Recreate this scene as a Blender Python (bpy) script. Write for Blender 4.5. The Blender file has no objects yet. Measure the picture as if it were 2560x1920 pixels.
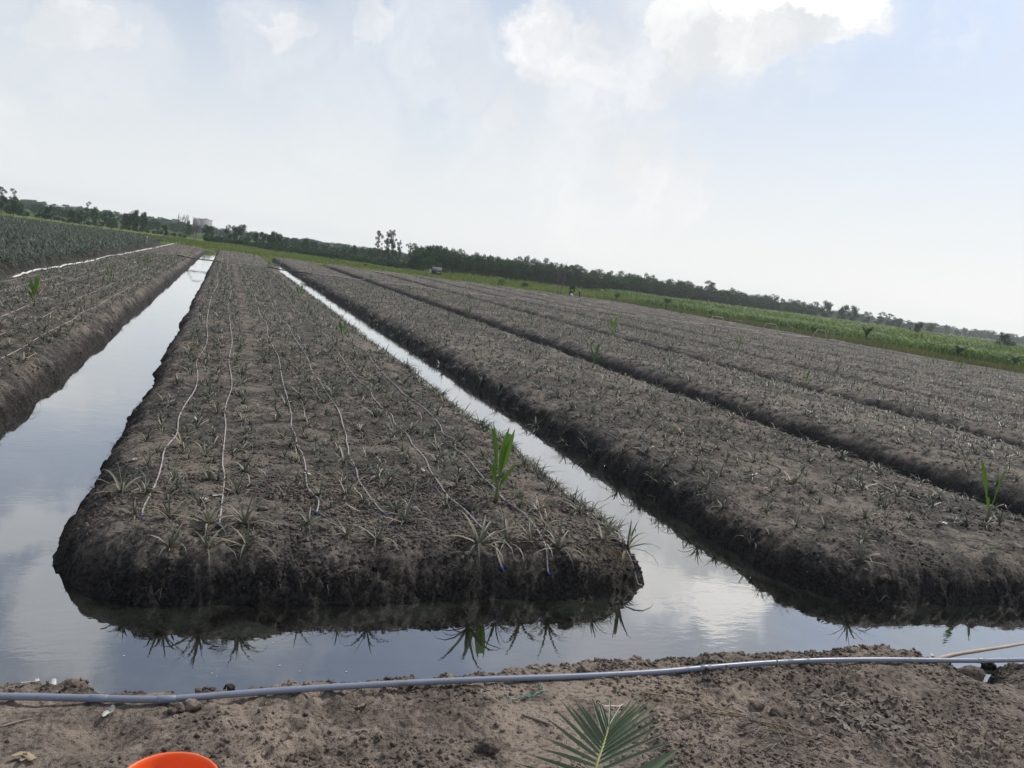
import bpy, math, random
import numpy as np
from mathutils import Matrix, Vector, Euler

# ------------------------------------------------------------------ camera
sc = bpy.context.scene
COL = sc.collection
F, CX, CY = 2070.0, 1280.0, 960.0            # focal length and centre in photograph pixels
HC = 3.5                                     # camera height over the water
_roll = math.atan(0.1363); VPX, VPY = 570.0, 581.0
_cr, _sr = math.cos(_roll), math.sin(_roll)
_d = -((CX - VPX) * (-_sr) + (CY - VPY) * _cr)
_pitch = math.atan(-_d / F)
_down = np.array([-_sr * math.cos(_pitch), _cr * math.cos(_pitch), math.sin(_pitch)])
_vp = np.array([(VPX - CX) / F, (VPY - CY) / F, 1.0]); _vp /= np.linalg.norm(_vp)
_vp -= _down * _vp.dot(_down); _vp /= np.linalg.norm(_vp)
RC = np.array([np.cross(_vp, -_down), _vp, -_down])      # camera (x right, y down, z forward) -> world
CP = np.array([0.0, 0.0, HC])
def ray(x, y):
    return RC @ np.array([(x - CX) / F, (y - CY) / F, 1.0])
def at(x, y, D):                             # point D metres ahead along the optical axis
    return CP + ray(x, y) * D
def gp(x, y, z):
    v = ray(x, y); return CP + v * ((z - HC) / v[2])
def hor(x):
    return VPY + 0.1363 * (x - VPX)

cam_d = bpy.data.cameras.new('camera'); cam = bpy.data.objects.new('camera', cam_d); COL.objects.link(cam)
cam_d.sensor_width = 36; cam_d.lens = F / 2560 * 36; cam_d.clip_start = 0.05; cam_d.clip_end = 12000
M = Matrix.Identity(4)
for i in range(3):
    M[i][0] = RC[i][0]; M[i][1] = -RC[i][1]; M[i][2] = -RC[i][2]; M[i][3] = CP[i]
cam.matrix_world = M
sc.camera = cam

# ------------------------------------------------------------------ light, sky, exposure
SUN_EL, SUN_AZ = math.radians(48), math.radians(62)     # azimuth from +Y (ahead) towards +X (right)
sun_dir = Vector((math.sin(SUN_AZ) * math.cos(SUN_EL), math.cos(SUN_AZ) * math.cos(SUN_EL), math.sin(SUN_EL)))
sd = bpy.data.lights.new('sun', 'SUN'); sd.energy = 3.1; sd.angle = math.radians(5); sd.color = (1.0, 0.95, 0.87)
so = bpy.data.objects.new('sun', sd); COL.objects.link(so)
so.rotation_euler = sun_dir.to_track_quat('Z', 'Y').to_euler(); so.location = (0, 0, 60)
sc.view_settings.view_transform = 'Standard'; sc.view_settings.look = 'None'
sc.view_settings.exposure = 0.0; sc.view_settings.gamma = 1.0; sc.view_settings.use_curve_mapping = False

class NT:
    def __init__(s, tree): s.t = tree; s.n = tree.nodes; s.l = tree.links
    def new(s, typ, **kw):
        n = s.n.new(typ)
        for k, v in kw.items(): setattr(n, k, v)
        return n
    def put(s, sock, v):
        if hasattr(v, 'links') or isinstance(v, bpy.types.NodeSocket): s.l.new(v, sock)
        else: sock.default_value = v
    def math(s, op, a, b=0.0, c=0.0, clamp=False):
        n = s.new('ShaderNodeMath', operation=op, use_clamp=clamp)
        s.put(n.inputs[0], a); s.put(n.inputs[1], b); s.put(n.inputs[2], c); return n.outputs[0]
    def vmath(s, op, a, b=None, sc_=None):
        n = s.new('ShaderNodeVectorMath', operation=op)
        s.put(n.inputs[0], a)
        if b is not None: s.put(n.inputs[1], b)
        if sc_ is not None: s.put(n.inputs['Scale'], sc_)
        return n
    def mix(s, f, a, b):
        n = s.new('ShaderNodeMix', data_type='RGBA')
        s.put(n.inputs['Factor'], f)
        for k, v in ((6, a), (7, b)):
            if isinstance(v, (tuple, list)): n.inputs[k].default_value = (*v[:3], 1)
            else: s.l.new(v, n.inputs[k])
        return n.outputs[2]
    def noise(s, vec, scale, detail=4, rough=0.55, dist=0.0):
        n = s.new('ShaderNodeTexNoise')
        if vec is not None: s.l.new(vec, n.inputs['Vector'])
        n.inputs['Scale'].default_value = scale; n.inputs['Detail'].default_value = detail
        n.inputs['Roughness'].default_value = rough; n.inputs['Distortion'].default_value = dist
        return n
    def ramp(s, f, stops):
        n = s.new('ShaderNodeValToRGB'); s.l.new(f, n.inputs[0])
        e = n.color_ramp.elements
        while len(e) < len(stops): e.new(0.5)
        for k, (p, c) in enumerate(stops):
            e[k].position = p; e[k].color = (*c[:3], 1) if not isinstance(c, (int, float)) else (c, c, c, 1)
        return n.outputs[0]
    def sstep(s, v, a, b):
        n = s.new('ShaderNodeMapRange', interpolation_type='SMOOTHSTEP')
        s.put(n.inputs[0], v); n.inputs[1].default_value = a; n.inputs[2].default_value = b
        return n.outputs[0]

world = bpy.data.worlds.new('World'); sc.world = world; world.use_nodes = True
W = NT(world.node_tree); W.n.clear()
wo = W.new('ShaderNodeOutputWorld'); bg = W.new('ShaderNodeBackground'); W.l.new(bg.outputs[0], wo.inputs[0])
BG = 0.1; bg.inputs[1].default_value = BG
sky = W.new('ShaderNodeTexSky', sky_type='NISHITA'); sky.sun_disc = False
sky.sun_elevation = SUN_EL; sky.sun_rotation = SUN_AZ; sky.dust_density = 2.0; sky.ozone_density = 1.0
tc = W.new('ShaderNodeTexCoord'); DIR = tc.outputs['Generated']
sep = W.new('ShaderNodeSeparateXYZ'); W.l.new(DIR, sep.inputs[0])
k = 1.0 / BG
elev = W.math('MAXIMUM', sep.outputs[2], 0.0)
# thin milky veil, thickest at the horizon
veil = W.math('SUBTRACT', 1.0, W.sstep(elev, 0.0, 0.55))
n_big = W.noise(DIR, 2.3, 3, 0.5)
veilf = W.math('ADD', W.math('MULTIPLY', veil, 0.50), W.math('MULTIPLY', n_big.outputs[0], 0.56), clamp=True)
blue = W.vmath('MULTIPLY', sky.outputs[0], (0.92, 1.06, 1.22)).outputs[0]
base = W.mix(veilf, blue, (0.80 * k, 0.828 * k, 0.865 * k))
# clouds: soft lumps placed by direction, broken up by noise, plus scattered ones all round
wob = W.noise(DIR, 7.0, 8, 0.62)
wv = W.vmath('SCALE', W.vmath('SUBTRACT', wob.outputs['Color'], (0.5, 0.5, 0.5)).outputs[0], sc_=0.21).outputs[0]
D2 = W.vmath('NORMALIZE', W.vmath('ADD', DIR, wv).outputs[0]).outputs[0]
def blob(px, py, rpx, soft=0.55):
    c = ray(px, py); c = c / np.linalg.norm(c)
    dt = W.vmath('DOT_PRODUCT', D2, tuple(c)).outputs['Value']
    a = rpx / F
    return W.sstep(dt, math.cos(a), math.cos(a * soft))
acc = None
for (px, py, r, wgt) in ((1930, 50, 170, 1.0), (1760, 40, 150, 1.0), (2085, 55, 70, .9), (1390, 110, 120, .9), (1480, 130, 110, .8), (1620, 150, 150, .7),
                    (1330, 330, 200, .42), (1592, 420, 62, 1.0), (1640, 480, 90, .8), (1725, 500, 80, .7), (1120, 130, 190, .5), (700, 130, 150, .45),
                    (880, 80, 150, .42), (250, 110, 170, .4), (860, 260, 170, .32), (1450, 250, 160, .5), (1850, -170, 420, .6), (700, 100, 70, .75), (200, 70, 90, .7), (960, 60, 80, .7), (1270, 300, 70, .8), (1180, 210, 80, .6), (2130, 20, 70, .7)):
    b_ = W.math('MULTIPLY', blob(px, py, r, .58 if wgt >= .7 else .45), wgt)
    acc = b_ if acc is None else W.math('MAXIMUM', acc, b_)
# clouds higher up, known from their mirror images in the ditch water
def blob_mirror(px, py, rpx, soft):
    c = ray(px, py); c = c / np.linalg.norm(c); c[2] = -c[2]; dt = W.vmath('DOT_PRODUCT', D2, tuple(c)).outputs['Value']; a = rpx / F
    return W.sstep(dt, math.cos(a), math.cos(a * soft))
hi = None
for (px, py, r, wgt) in ((1790, 1500, 120, 1.0), (1660, 1450, 110, .6), (140, 1570, 150, .55), (60, 1330, 130, .5)):
    b_ = W.math('MULTIPLY', blob_mirror(px, py, r, .5), wgt); acc = W.math('MAXIMUM', acc, b_); hi = b_ if hi is None else W.math('MAXIMUM', hi, b_)
n_cl = W.noise(D2, 3.1, 6, 0.58)
scat = W.math('MULTIPLY', W.sstep(n_cl.outputs[0], 0.50, 0.64), 0.62)
acc = W.math('MAXIMUM', acc, scat)
cl_shade = W.noise(D2, 7.5, 5, 0.6)
ccol = W.mix(W.sstep(cl_shade.outputs[0], 0.40, 0.66), (0.79 * k, 0.812 * k, 0.84 * k), (1.0 * k, 1.0 * k, 1.0 * k))
ccol = W.mix(hi, ccol, (1.55 * k, 1.52 * k, 1.48 * k))
skyc = W.mix(acc, base, ccol)
hz = W.math('POWER', W.math('SUBTRACT', 1.0, W.math('MINIMUM', W.math('MULTIPLY', elev, 3.6), 1.0)), 1.6)
hcol = W.mix(W.sstep(sep.outputs[0], -0.2, 0.8), (0.93 * k, 0.955 * k, 0.96 * k), (1.0 * k, 0.995 * k, 0.975 * k))
skyc = W.mix(W.math('MULTIPLY', hz, 0.95), skyc, hcol)
W.l.new(skyc, bg.inputs[0])

# ------------------------------------------------------------------ helpers
rng = np.random.default_rng(7); random.seed(7)
def h2(ix, iy, seed):
    n = (ix.astype(np.int64) * 374761393 + iy.astype(np.int64) * 668265263 + seed * 982451653) & 0x7fffffff
    n = ((n ^ (n >> 13)) * 1274126177) & 0x7fffffff
    n = n ^ (n >> 16)
    return (n & 0xffff) / 32767.5 - 1.0
def vn(x, y, seed=0):
    x = np.asarray(x, float); y = np.asarray(y, float)
    ix = np.floor(x); iy = np.floor(y); fx = x - ix; fy = y - iy
    fx = fx * fx * (3 - 2 * fx); fy = fy * fy * (3 - 2 * fy)
    ix = ix.astype(np.int64); iy = iy.astype(np.int64)
    a = h2(ix, iy, seed); b = h2(ix + 1, iy, seed); c = h2(ix, iy + 1, seed); d = h2(ix + 1, iy + 1, seed)
    return (a * (1 - fx) + b * fx) * (1 - fy) + (c * (1 - fx) + d * fx) * fy
def fbm(x, y, s, octs=4, seed=0, gain=0.55):
    r = 0; a = 1.0; f = 1.0 / s
    for o in range(octs):
        r = r + a * vn(x * f + 17.3 * o, y * f - 9.1 * o, seed + o); a *= gain; f *= 2.03
    return r
def worley(x, y, seed=0):
    x = np.asarray(x, float); y = np.asarray(y, float); ix = np.floor(x).astype(np.int64); iy = np.floor(y).astype(np.int64); m = np.full(x.shape, 9.0)
    for a in (-1, 0, 1):
        for b in (-1, 0, 1):
            px = ix + a + .5 + .48 * h2(ix + a, iy + b, seed); py = iy + b + .5 + .48 * h2(ix + a, iy + b, seed + 57)
            m = np.minimum(m, (px - x) ** 2 + (py - y) ** 2)
    return np.sqrt(m)
def tag(o, label=None, cat=None, group=None, kind=None):
    if label: o['label'] = label
    if cat: o['category'] = cat
    if group: o['group'] = group
    if kind: o['kind'] = kind
    return o
def mesh_np(name, V, Fa, mats, smooth=False, tint=None, matidx=None):
    V = np.asarray(V, np.float32).reshape(-1, 3); Fs = Fa if isinstance(Fa, list) else [Fa]
    me = bpy.data.meshes.new(name)
    Fs = [np.asarray(f, np.int32) for f in Fs if len(f)]
    me.vertices.add(len(V)); me.vertices.foreach_set('co', V.ravel())
    nl = sum(f.size for f in Fs); nf = sum(len(f) for f in Fs)
    me.loops.add(nl); me.loops.foreach_set('vertex_index', np.concatenate([f.ravel() for f in Fs]))
    me.polygons.add(nf); st = []; b = 0
    for f in Fs:
        st.append(b + np.arange(len(f)) * f.shape[1]); b += f.size
    me.polygons.foreach_set('loop_start', np.concatenate(st).astype(np.int32))
    if smooth: me.polygons.foreach_set('use_smooth', np.ones(nf, bool))
    if matidx is not None: me.polygons.foreach_set('material_index', np.asarray(matidx, np.int32))
    if tint is not None:
        a = me.attributes.new('tint', 'FLOAT', 'POINT'); a.data.foreach_set('value', np.asarray(tint, np.float32))
    for m in (mats if isinstance(mats, (list, tuple)) else [mats]): me.materials.append(m)
    me.update(calc_edges=True)
    return me
def obj(name, me, parent=None, loc=None, rot=None, scale=None):
    o = bpy.data.objects.new(name, me); COL.objects.link(o)
    if parent: o.parent = parent
    if loc is not None: o.location = [float(v) for v in loc]
    if rot is not None: o.rotation_euler = rot
    if scale is not None: o.scale = (scale,) * 3 if isinstance(scale, (int, float)) else scale
    return o
def empty(name, loc, rz=0.0):
    o = bpy.data.objects.new(name, None); COL.objects.link(o)
    o.empty_display_size = 0.2; o.location = [float(v) for v in loc]; o.rotation_euler = (0, 0, rz); return o
def grid_faces(nx, ny):
    i = np.arange(ny - 1)[:, None] * nx + np.arange(nx - 1)[None, :]
    i = i.ravel(); return np.stack([i, i + 1, i + nx + 1, i + nx], 1)
def tube(P, r, n=6, caps=True):
    P = np.asarray(P, float); m = len(P); r = np.broadcast_to(np.asarray(r, float), (m,))
    T = np.gradient(P, axis=0); T /= np.linalg.norm(T, axis=1)[:, None] + 1e-9
    ref = np.array([0, 0, 1.0]) if np.mean(np.abs(T[:, 2])) < 0.8 else np.array([1.0, 0.1, 0])
    S = np.cross(T, ref); S /= np.linalg.norm(S, axis=1)[:, None] + 1e-9
    U = np.cross(S, T); a = np.arange(n) * 2 * math.pi / n
    V = P[:, None, :] + r[:, None, None] * (np.cos(a)[None, :, None] * S[:, None, :] + np.sin(a)[None, :, None] * U[:, None, :])
    j = np.arange(n); i = np.arange(m - 1)[:, None] * n
    Q = np.stack([i + j, i + (j + 1) % n, i + n + (j + 1) % n, i + n + j], -1).reshape(-1, 4)
    Fl = [Q]
    if caps: Fl += [np.arange(n)[None, ::-1], (np.arange(n) + (m - 1) * n)[None, :]]
    return V.reshape(-1, 3), Fl
class MB:                                      # collects shapes into one mesh
    def __init__(s): s.v = []; s.f = {}; s.t = []; s.n = 0
    def add(s, V, Fl, tint=0.5):
        V = np.asarray(V, float).reshape(-1, 3)
        for f in (Fl if isinstance(Fl, list) else [Fl]):
            f = np.asarray(f)
            if len(f): s.f.setdefault(f.shape[1], []).append(f + s.n)
        s.v.append(V); s.t.append(np.broadcast_to(np.asarray(tint, float), (len(V),))); s.n += len(V)
    def mesh(s, name, mat, smooth=False):
        return mesh_np(name, np.concatenate(s.v), [np.concatenate(f) for f in s.f.values()], mat, smooth, np.concatenate(s.t))
def box(c, d, rz=0.0):
    x, y, z = np.array(d) / 2.0
    V = np.array([[-x, -y, -z], [x, -y, -z], [x, y, -z], [-x, y, -z], [-x, -y, z], [x, -y, z], [x, y, z], [-x, y, z]])
    ca, sa = math.cos(rz), math.sin(rz)
    V = V @ np.array([[ca, sa, 0], [-sa, ca, 0], [0, 0, 1]]) + np.array(c)
    return V, np.array([[0, 3, 2, 1], [4, 5, 6, 7], [0, 1, 5, 4], [1, 2, 6, 5], [2, 3, 7, 6], [3, 0, 4, 7]])

# ------------------------------------------------------------------ materials
def mat(name):
    m = bpy.data.materials.new(name); m.use_nodes = True
    t = NT(m.node_tree); return m, t, m.node_tree.nodes['Principled BSDF']
def simple(name, col, rough=0.7, var=0.25, scale=8.0, spec=0.3, tintcol=None, metallic=0.0):
    m, t, p = mat(name)
    g = t.new('ShaderNodeNewGeometry')
    n = t.noise(g.outputs['Position'], scale, 4)
    c0 = tuple(c * (1 - var) for c in col); c1 = tuple(min(c * (1 + var), 1) for c in col)
    c = t.mix(n.outputs[0], c0, c1)
    if tintcol is not None:
        a = t.new('ShaderNodeAttribute', attribute_name='tint')
        c = t.mix(a.outputs['Fac'], c, tintcol)
    t.l.new(c, p.inputs['Base Color']); p.inputs['Roughness'].default_value = rough
    p.inputs['Specular IOR Level'].default_value = spec; p.inputs['Metallic'].default_value = metallic
    return m
def leafmat(name, c0, c1, rough=0.5, spec=0.35, trans=0.25, dry=None):
    """foliage: colour runs c0 -> c1 with the per-leaf tint, a share of dry leaves, some light let through"""
    m, t, p = mat(name)
    a = t.new('ShaderNodeAttribute', attribute_name='tint')
    oi = t.new('ShaderNodeObjectInfo')
    f = t.math('ADD', t.math('MULTIPLY', a.outputs['Fac'], 0.85), t.math('MULTIPLY', t.math('SUBTRACT', oi.outputs['Random'], 0.5), 0.35), clamp=True)
    c = t.mix(f, c0, c1)
    if dry is not None:
        c = t.mix(t.sstep(a.outputs['Fac'], 0.86, 0.93), c, dry)
    t.l.new(c, p.inputs['Base Color']); p.inputs['Roughness'].default_value = rough
    p.inputs['Specular IOR Level'].default_value = spec
    if trans > 0:
        tr = t.new('ShaderNodeBsdfTranslucent'); t.l.new(c, tr.inputs[0])
        ms = t.new('ShaderNodeMixShader'); ms.inputs[0].default_value = trans
        t.l.new(p.outputs[0], ms.inputs[1]); t.l.new(tr.outputs[0], ms.inputs[2])
        t.l.new(ms.outputs[0], t.n['Material Output'].inputs[0])
    return m
def soilmat(name, dark, mid, light, wet=True, green=None):
    m, t, p = mat(name)
    g = t.new('ShaderNodeNewGeometry'); P = g.outputs['Position']
    big = t.noise(P, 0.55, 4, 0.6).outputs[0]; med = t.noise(P, 3.2, 5, 0.62, 0.6).outputs[0]
    fine = t.noise(P, 26, 4, 0.65).outputs[0]; grit = t.noise(P, 95, 3, 0.7).outputs[0]
    c = t.mix(t.sstep(med, 0.33, 0.66), dark, mid)
    pat = t.sstep(t.math('ADD', t.math('MULTIPLY', big, 0.6), t.math('MULTIPLY', med, 0.5)), 0.515, 0.64)
    c = t.mix(t.math('MULTIPLY', pat, 0.75), c, light)
    c = t.mix(t.math('MULTIPLY', t.sstep(fine, 0.42, 0.68), 0.4), c, tuple(v * 1.55 for v in mid))
    c = t.mix(t.math('MULTIPLY', t.sstep(fine, 0.50, 0.33), 0.75), c, tuple(v * 0.45 for v in dark))
    c = t.mix(t.math('MULTIPLY', t.sstep(grit, 0.63, 0.74), 0.45), c, tuple(v * 1.9 for v in light))
    if wet:                                   # dark waterlogged mud on the cut banks up to a ragged line
        s = t.new('ShaderNodeSeparateXYZ'); t.l.new(P, s.inputs[0])
        lim = t.math('ADD', s.outputs[2], t.math('MULTIPLY', t.math('SUBTRACT', med, 0.5), 0.35))
        wf = t.math('SUBTRACT', 1.0, t.sstep(lim, 0.16, 0.50))
        mud = t.mix(t.sstep(fine, 0.4, 0.7), (0.011, 0.010, 0.009), (0.050, 0.045, 0.042))
        c = t.mix(t.math('MULTIPLY', wf, 0.92), c, mud)
        r = t.math('SUBTRACT', 0.95, t.math('MULTIPLY', wf, 0.2)); t.l.new(r, p.inputs['Roughness'])
    else: p.inputs['Roughness'].default_value = 0.95
    t.l.new(c, p.inputs['Base Color']); p.inputs['Specular IOR Level'].default_value = 0.15
    b = t.new('ShaderNodeBump'); b.inputs['Strength'].default_value = 1.0; b.inputs['Distance'].default_value = 0.05
    hgt = t.math('ADD', t.math('MULTIPLY', fine, 0.7), t.math('MULTIPLY', grit, 0.3))
    t.l.new(hgt, b.inputs['Height']); t.l.new(b.outputs[0], p.inputs['Normal'])
    return m
M_soil = soilmat('tilled_soil', (0.050, 0.046, 0.041), (0.124, 0.112, 0.098), (0.270, 0.222, 0.178))
M_bank = soilmat('bank_soil', (0.100, 0.083, 0.069), (0.225, 0.184, 0.150), (0.340, 0.275, 0.215))
M_clod = soilmat('clod_soil', (0.085, 0.074, 0.066), (0.175, 0.150, 0.130), (0.28, 0.23, 0.19), wet=True)
M_field = soilmat('old_field_soil', (0.03, 0.032, 0.028), (0.05, 0.05, 0.042), (0.07, 0.066, 0.052), wet=False)
M_pine = leafmat('pineapple_leaf', (0.066, 0.083, 0.058), (0.185, 0.192, 0.138), 0.5, 0.25, 0.12, dry=(0.36, 0.31, 0.23))
M_pineold = leafmat('mature_pineapple_leaf', (0.048, 0.082, 0.050), (0.138, 0.168, 0.104), 0.5, 0.35, 0.1, dry=(0.14, 0.115, 0.085))
M_coco = leafmat('coconut_leaf', (0.045, 0.115, 0.014), (0.135, 0.245, 0.034), 0.4, 0.4, 0.35)
M_frond = leafmat('palm_leaflet', (0.080, 0.118, 0.060), (0.165, 0.205, 0.118), 0.42, 0.45, 0.2, dry=(0.30, 0.26, 0.14))
M_rachis = simple('rachis_green', (0.24, 0.27, 0.08), 0.5)
M_stem = simple('seedling_stem', (0.11, 0.13, 0.05), 0.6, 0.4, 20)
M_drygrass = leafmat('dry_straw', (0.16, 0.12, 0.07), (0.38, 0.32, 0.22), 0.8, 0.1, 0.1)
M_scrap = leafmat('withered_scraps', (0.045, 0.042, 0.036), (0.20, 0.18, 0.145), 0.85, 0.1, 0.05)
M_litter = leafmat('dry_leaf', (0.075, 0.06, 0.05), (0.30, 0.26, 0.22), 0.8, 0.1, 0.05)
M_grass = leafmat('green_grass', (0.095, 0.142, 0.030), (0.275, 0.330, 0.090), 0.6, 0.2, 0.35, dry=(0.20, 0.19, 0.08))
M_cane = leafmat('tall_cane', (0.090, 0.160, 0.034), (0.310, 0.395, 0.105), 0.6, 0.2, 0.2)
M_brgrass = leafmat('rough_edge_grass', (0.085, 0.115, 0.036), (0.200, 0.210, 0.080), 0.7, 0.15, 0.3, dry=(0.17, 0.14, 0.085))
def crownmat(name, c0, c1, tr=0.25): return leafmat(name, c0, c1, 0.6, 0.2, tr)
M_crown_d = crownmat('dark_broadleaf', (0.014, 0.048, 0.015), (0.048, 0.115, 0.034))
M_crown_m = crownmat('mid_green_leaf', (0.028, 0.078, 0.028), (0.080, 0.160, 0.058))
M_crown_w = crownmat('wood_leaf', (0.014, 0.045, 0.014), (0.066, 0.128, 0.036))
M_crown_e = crownmat('gum_leaf', (0.035, 0.045, 0.030), (0.085, 0.092, 0.066))
M_crown_r = crownmat('reddish_leaf', (0.050, 0.050, 0.028), (0.105, 0.095, 0.055))
M_hedge = crownmat('hedge_leaf', (0.018, 0.058, 0.024), (0.062, 0.125, 0.050))
M_trunk = simple('tree_bark', (0.085, 0.070, 0.058), 0.9, 0.4, 4)
M_paletrunk = simple('pale_bark', (0.24, 0.22, 0.19), 0.85, 0.3, 3)
M_greyt = simple('bare_twigs', (0.13, 0.115, 0.11), 0.9)
M_hose = simple('drip_tube', (0.33, 0.30, 0.27), 0.42, 0.4, 2.2, 0.5)
M_hose_dk = simple('dark_drip_tube', (0.115, 0.10, 0.09), 0.5, 0.4, 2.2, 0.35)
M_blue = simple('blue_cap', (0.02, 0.085, 0.36), 0.35, 0.1)
M_pvc = simple('grey_blue_pvc', (0.20, 0.225, 0.285), 0.34, 0.12, 5, 0.45)
t_ = NT(M_pvc.node_tree); p_ = M_pvc.node_tree.nodes['Principled BSDF']; g_ = t_.new('ShaderNodeNewGeometry'); src = p_.inputs['Base Color'].links[0].from_socket
mud_ = t_.math('MULTIPLY', t_.sstep(t_.noise(g_.outputs['Position'], 7, 6, .7).outputs[0], .52, .68), .55); t_.l.new(t_.mix(mud_, src, (0.16, 0.13, 0.105)), p_.inputs['Base Color']); t_.l.new(t_.math('ADD', .34, t_.math('MULTIPLY', mud_, .8)), p_.inputs['Roughness'])
M_pvc2 = simple('weathered_white_pvc', (0.40, 0.37, 0.34), 0.5, 0.2, 2)
M_pvcd = simple('old_grey_pvc', (0.30, 0.28, 0.25), 0.5, 0.3, 2)
M_whitehose = simple('white_hose', (0.72, 0.70, 0.67), 0.5, 0.1, 3)
M_wood = simple('weathered_wood', (0.26, 0.22, 0.18), 0.85, 0.35, 14)
M_palmwood = simple('wet_palm_stem', (0.46, 0.36, 0.28), 0.7, 0.35, 6)
M_twine = simple('green_twine', (0.10, 0.34, 0.26), 0.7)
M_whitescrap = simple('pale_scrap', (0.52, 0.49, 0.44), 0.7, 0.15, 12)
M_root = leafmat('roots', (0.05, 0.042, 0.034), (0.19, 0.155, 0.12), 0.9, 0.1, 0.0)
# ground cover sheets
def groundmat(name, c0, c1, c2, scale=0.6):
    m, t, p = mat(name); g = t.new('ShaderNodeNewGeometry')
    a = t.noise(g.outputs['Position'], scale, 5, 0.6).outputs[0]; b = t.noise(g.outputs['Position'], scale * 9, 4, 0.6).outputs[0]
    c = t.mix(t.sstep(a, 0.35, 0.65), c0, c1); c = t.mix(t.math('MULTIPLY', t.sstep(b, 0.45, 0.7), 0.6), c, c2)
    t.l.new(c, p.inputs['Base Color']); p.inputs['Roughness'].default_value = 1.0; p.inputs['Specular IOR Level'].default_value = 0.05
    return m
M_plain = groundmat('far_plain', (0.045, 0.065, 0.025), (0.075, 0.10, 0.035), (0.05, 0.05, 0.03), 0.05)
M_turf = groundmat('grass_floor', (0.09, 0.12, 0.032), (0.165, 0.20, 0.06), (0.08, 0.085, 0.035), 0.25)
# orange bucket
M_orange, t_, p_ = mat('orange_plastic')
g_ = t_.new('ShaderNodeNewGeometry'); s_ = t_.sstep(t_.noise(g_.outputs['Position'], 18, 6, 0.7).outputs[0], 0.54, 0.70)
t_.l.new(t_.mix(t_.math('MULTIPLY', s_, 0.45), (0.86, 0.125, 0.022), (0.30, 0.13, 0.07)), p_.inputs['Base Color'])
p_.inputs['Roughness'].default_value = 0.42
# water: murky ditch water, mirror-like at low angles
M_water, t_, p_ = mat('ditch_water')
g_ = t_.new('ShaderNodeNewGeometry')
silt = t_.noise(g_.outputs['Position'], 1.6, 6, 0.62, 0.8).outputs[0]
t_.l.new(t_.mix(t_.sstep(silt, 0.42, 0.70), (0.006, 0.0065, 0.005), (0.030, 0.033, 0.027)), p_.inputs['Base Color'])
p_.inputs['Roughness'].default_value = 0.015; p_.inputs['Coat Weight'].default_value = 1.0; p_.inputs['Coat Roughness'].default_value = 0.02; p_.inputs['Coat IOR'].default_value = 2.0; p_.inputs['IOR'].default_value = 2.1
b_ = t_.new('ShaderNodeBump'); b_.inputs['Strength'].default_value = 0.03; b_.inputs['Distance'].default_value = 0.05
mp = t_.new('ShaderNodeMapping'); mp.inputs['Scale'].default_value = (1.0, 2.2, 1.0); t_.l.new(g_.outputs['Position'], mp.inputs[0])
rip = t_.math('MULTIPLY', t_.noise(mp.outputs[0], 5.0, 3, 0.5).outputs[0], t_.sstep(t_.noise(g_.outputs['Position'], 0.7, 2).outputs[0], 0.40, 0.62))
t_.l.new(rip, b_.inputs['Height']); t_.l.new(b_.outputs[0], p_.inputs['Normal']); t_.l.new(b_.outputs[0], p_.inputs['Coat Normal'])

# ------------------------------------------------------------------ terrain
Y1 = 144.0
BEDS = [(-8.95, -3.05), (-1.3, 5.2), (7.2, 13.6), (15.2, 22.0), (23.5, 29.4), (30.8, 36.3), (37.7, 43.2), (44.6, 50.2), (51.6, 57.2), (58.6, 64.2), (65.4, 69.2)]
FRONT = [7.9, 7.9, 7.75] + [7.8] * 8
PD = np.array([-3, -1.0, -0.25, -0.05, 0.0, 0.05, 0.14, 0.27, 0.45, 0.75, 1.3, 4])
PZ = np.array([-.6, -.5, -.28, -.07, 0.0, 0.10, 0.27, 0.41, 0.505, 0.555, 0.575, 0.59])
def clods(x, y, fine=True):
    z = 0.028 * fbm(x, y, 0.55, 3, 11)
    if fine:
        wx = x + .05 * vn(x / .11, y / .11, 15); wy = y + .05 * vn(x / .11, y / .11, 16)
        patch = np.clip(0.45 + 0.9 * vn(x / 0.8, y / 0.8, 77) + .5 * vn(x / .25, y / .25, 78), 0.12, 1.3)
        z = z + patch * (0.075 * np.maximum(.5 - worley(wx / .19, wy / .19, 31), -.15) + 0.046 * np.maximum(.5 - worley(wx / .085, wy / .085, 33), -.2) + 0.017 * vn(x / 0.036, y / 0.036, 53) + .009 * vn(x / .018, y / .018, 54))
    return z
def bed_sd(i, x, y):
    xl, xr = BEDS[i]; y0 = FRONT[i]; r = 1.1
    cx, cy = (xl + xr) / 2, (y0 + Y1) / 2; hx, hy = (xr - xl) / 2, (Y1 - y0) / 2
    qx = np.abs(x - cx) - hx + r; qy = np.abs(y - cy) - hy + r
    return -(np.minimum(np.maximum(qx, qy), 0) + np.hypot(np.maximum(qx, 0), np.maximum(qy, 0)) - r)
def bed_z(i, x, y, fine=True):
    d = bed_sd(i, x, y)
    d = d + 0.075 * fbm(x, y, 1.5, 3, 5 + i) + .05 * vn(x / .5, y / .5, 61 + i) + 0.04 * vn(x / 0.22, y / 0.22, 91 + i)
    if fine: d = d + .075 * (.45 - worley(x / .21 + .3 * vn(x / .1, y / .1, 8), y / .21, 129)) + .045 * (.45 - worley(x / .09, y / .09, 131)) + 0.018 * vn(x / 0.036, y / 0.036, 137)
    z = np.interp(d, PD, PZ)
    return z + clods(x, y, fine) * np.clip(0.35 + d * 1.6, 0.35, 1.0) - 0.015
EX = np.array([-40, -3.2, -1.2, -.66, -.55, -.15, .5, 1.48, 2.25, 3.25, 4.48, 5.3, 6.25, 6.55, 6.75, 7.0, 7.15, 7.4, 8.5, 12, 90])
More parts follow.
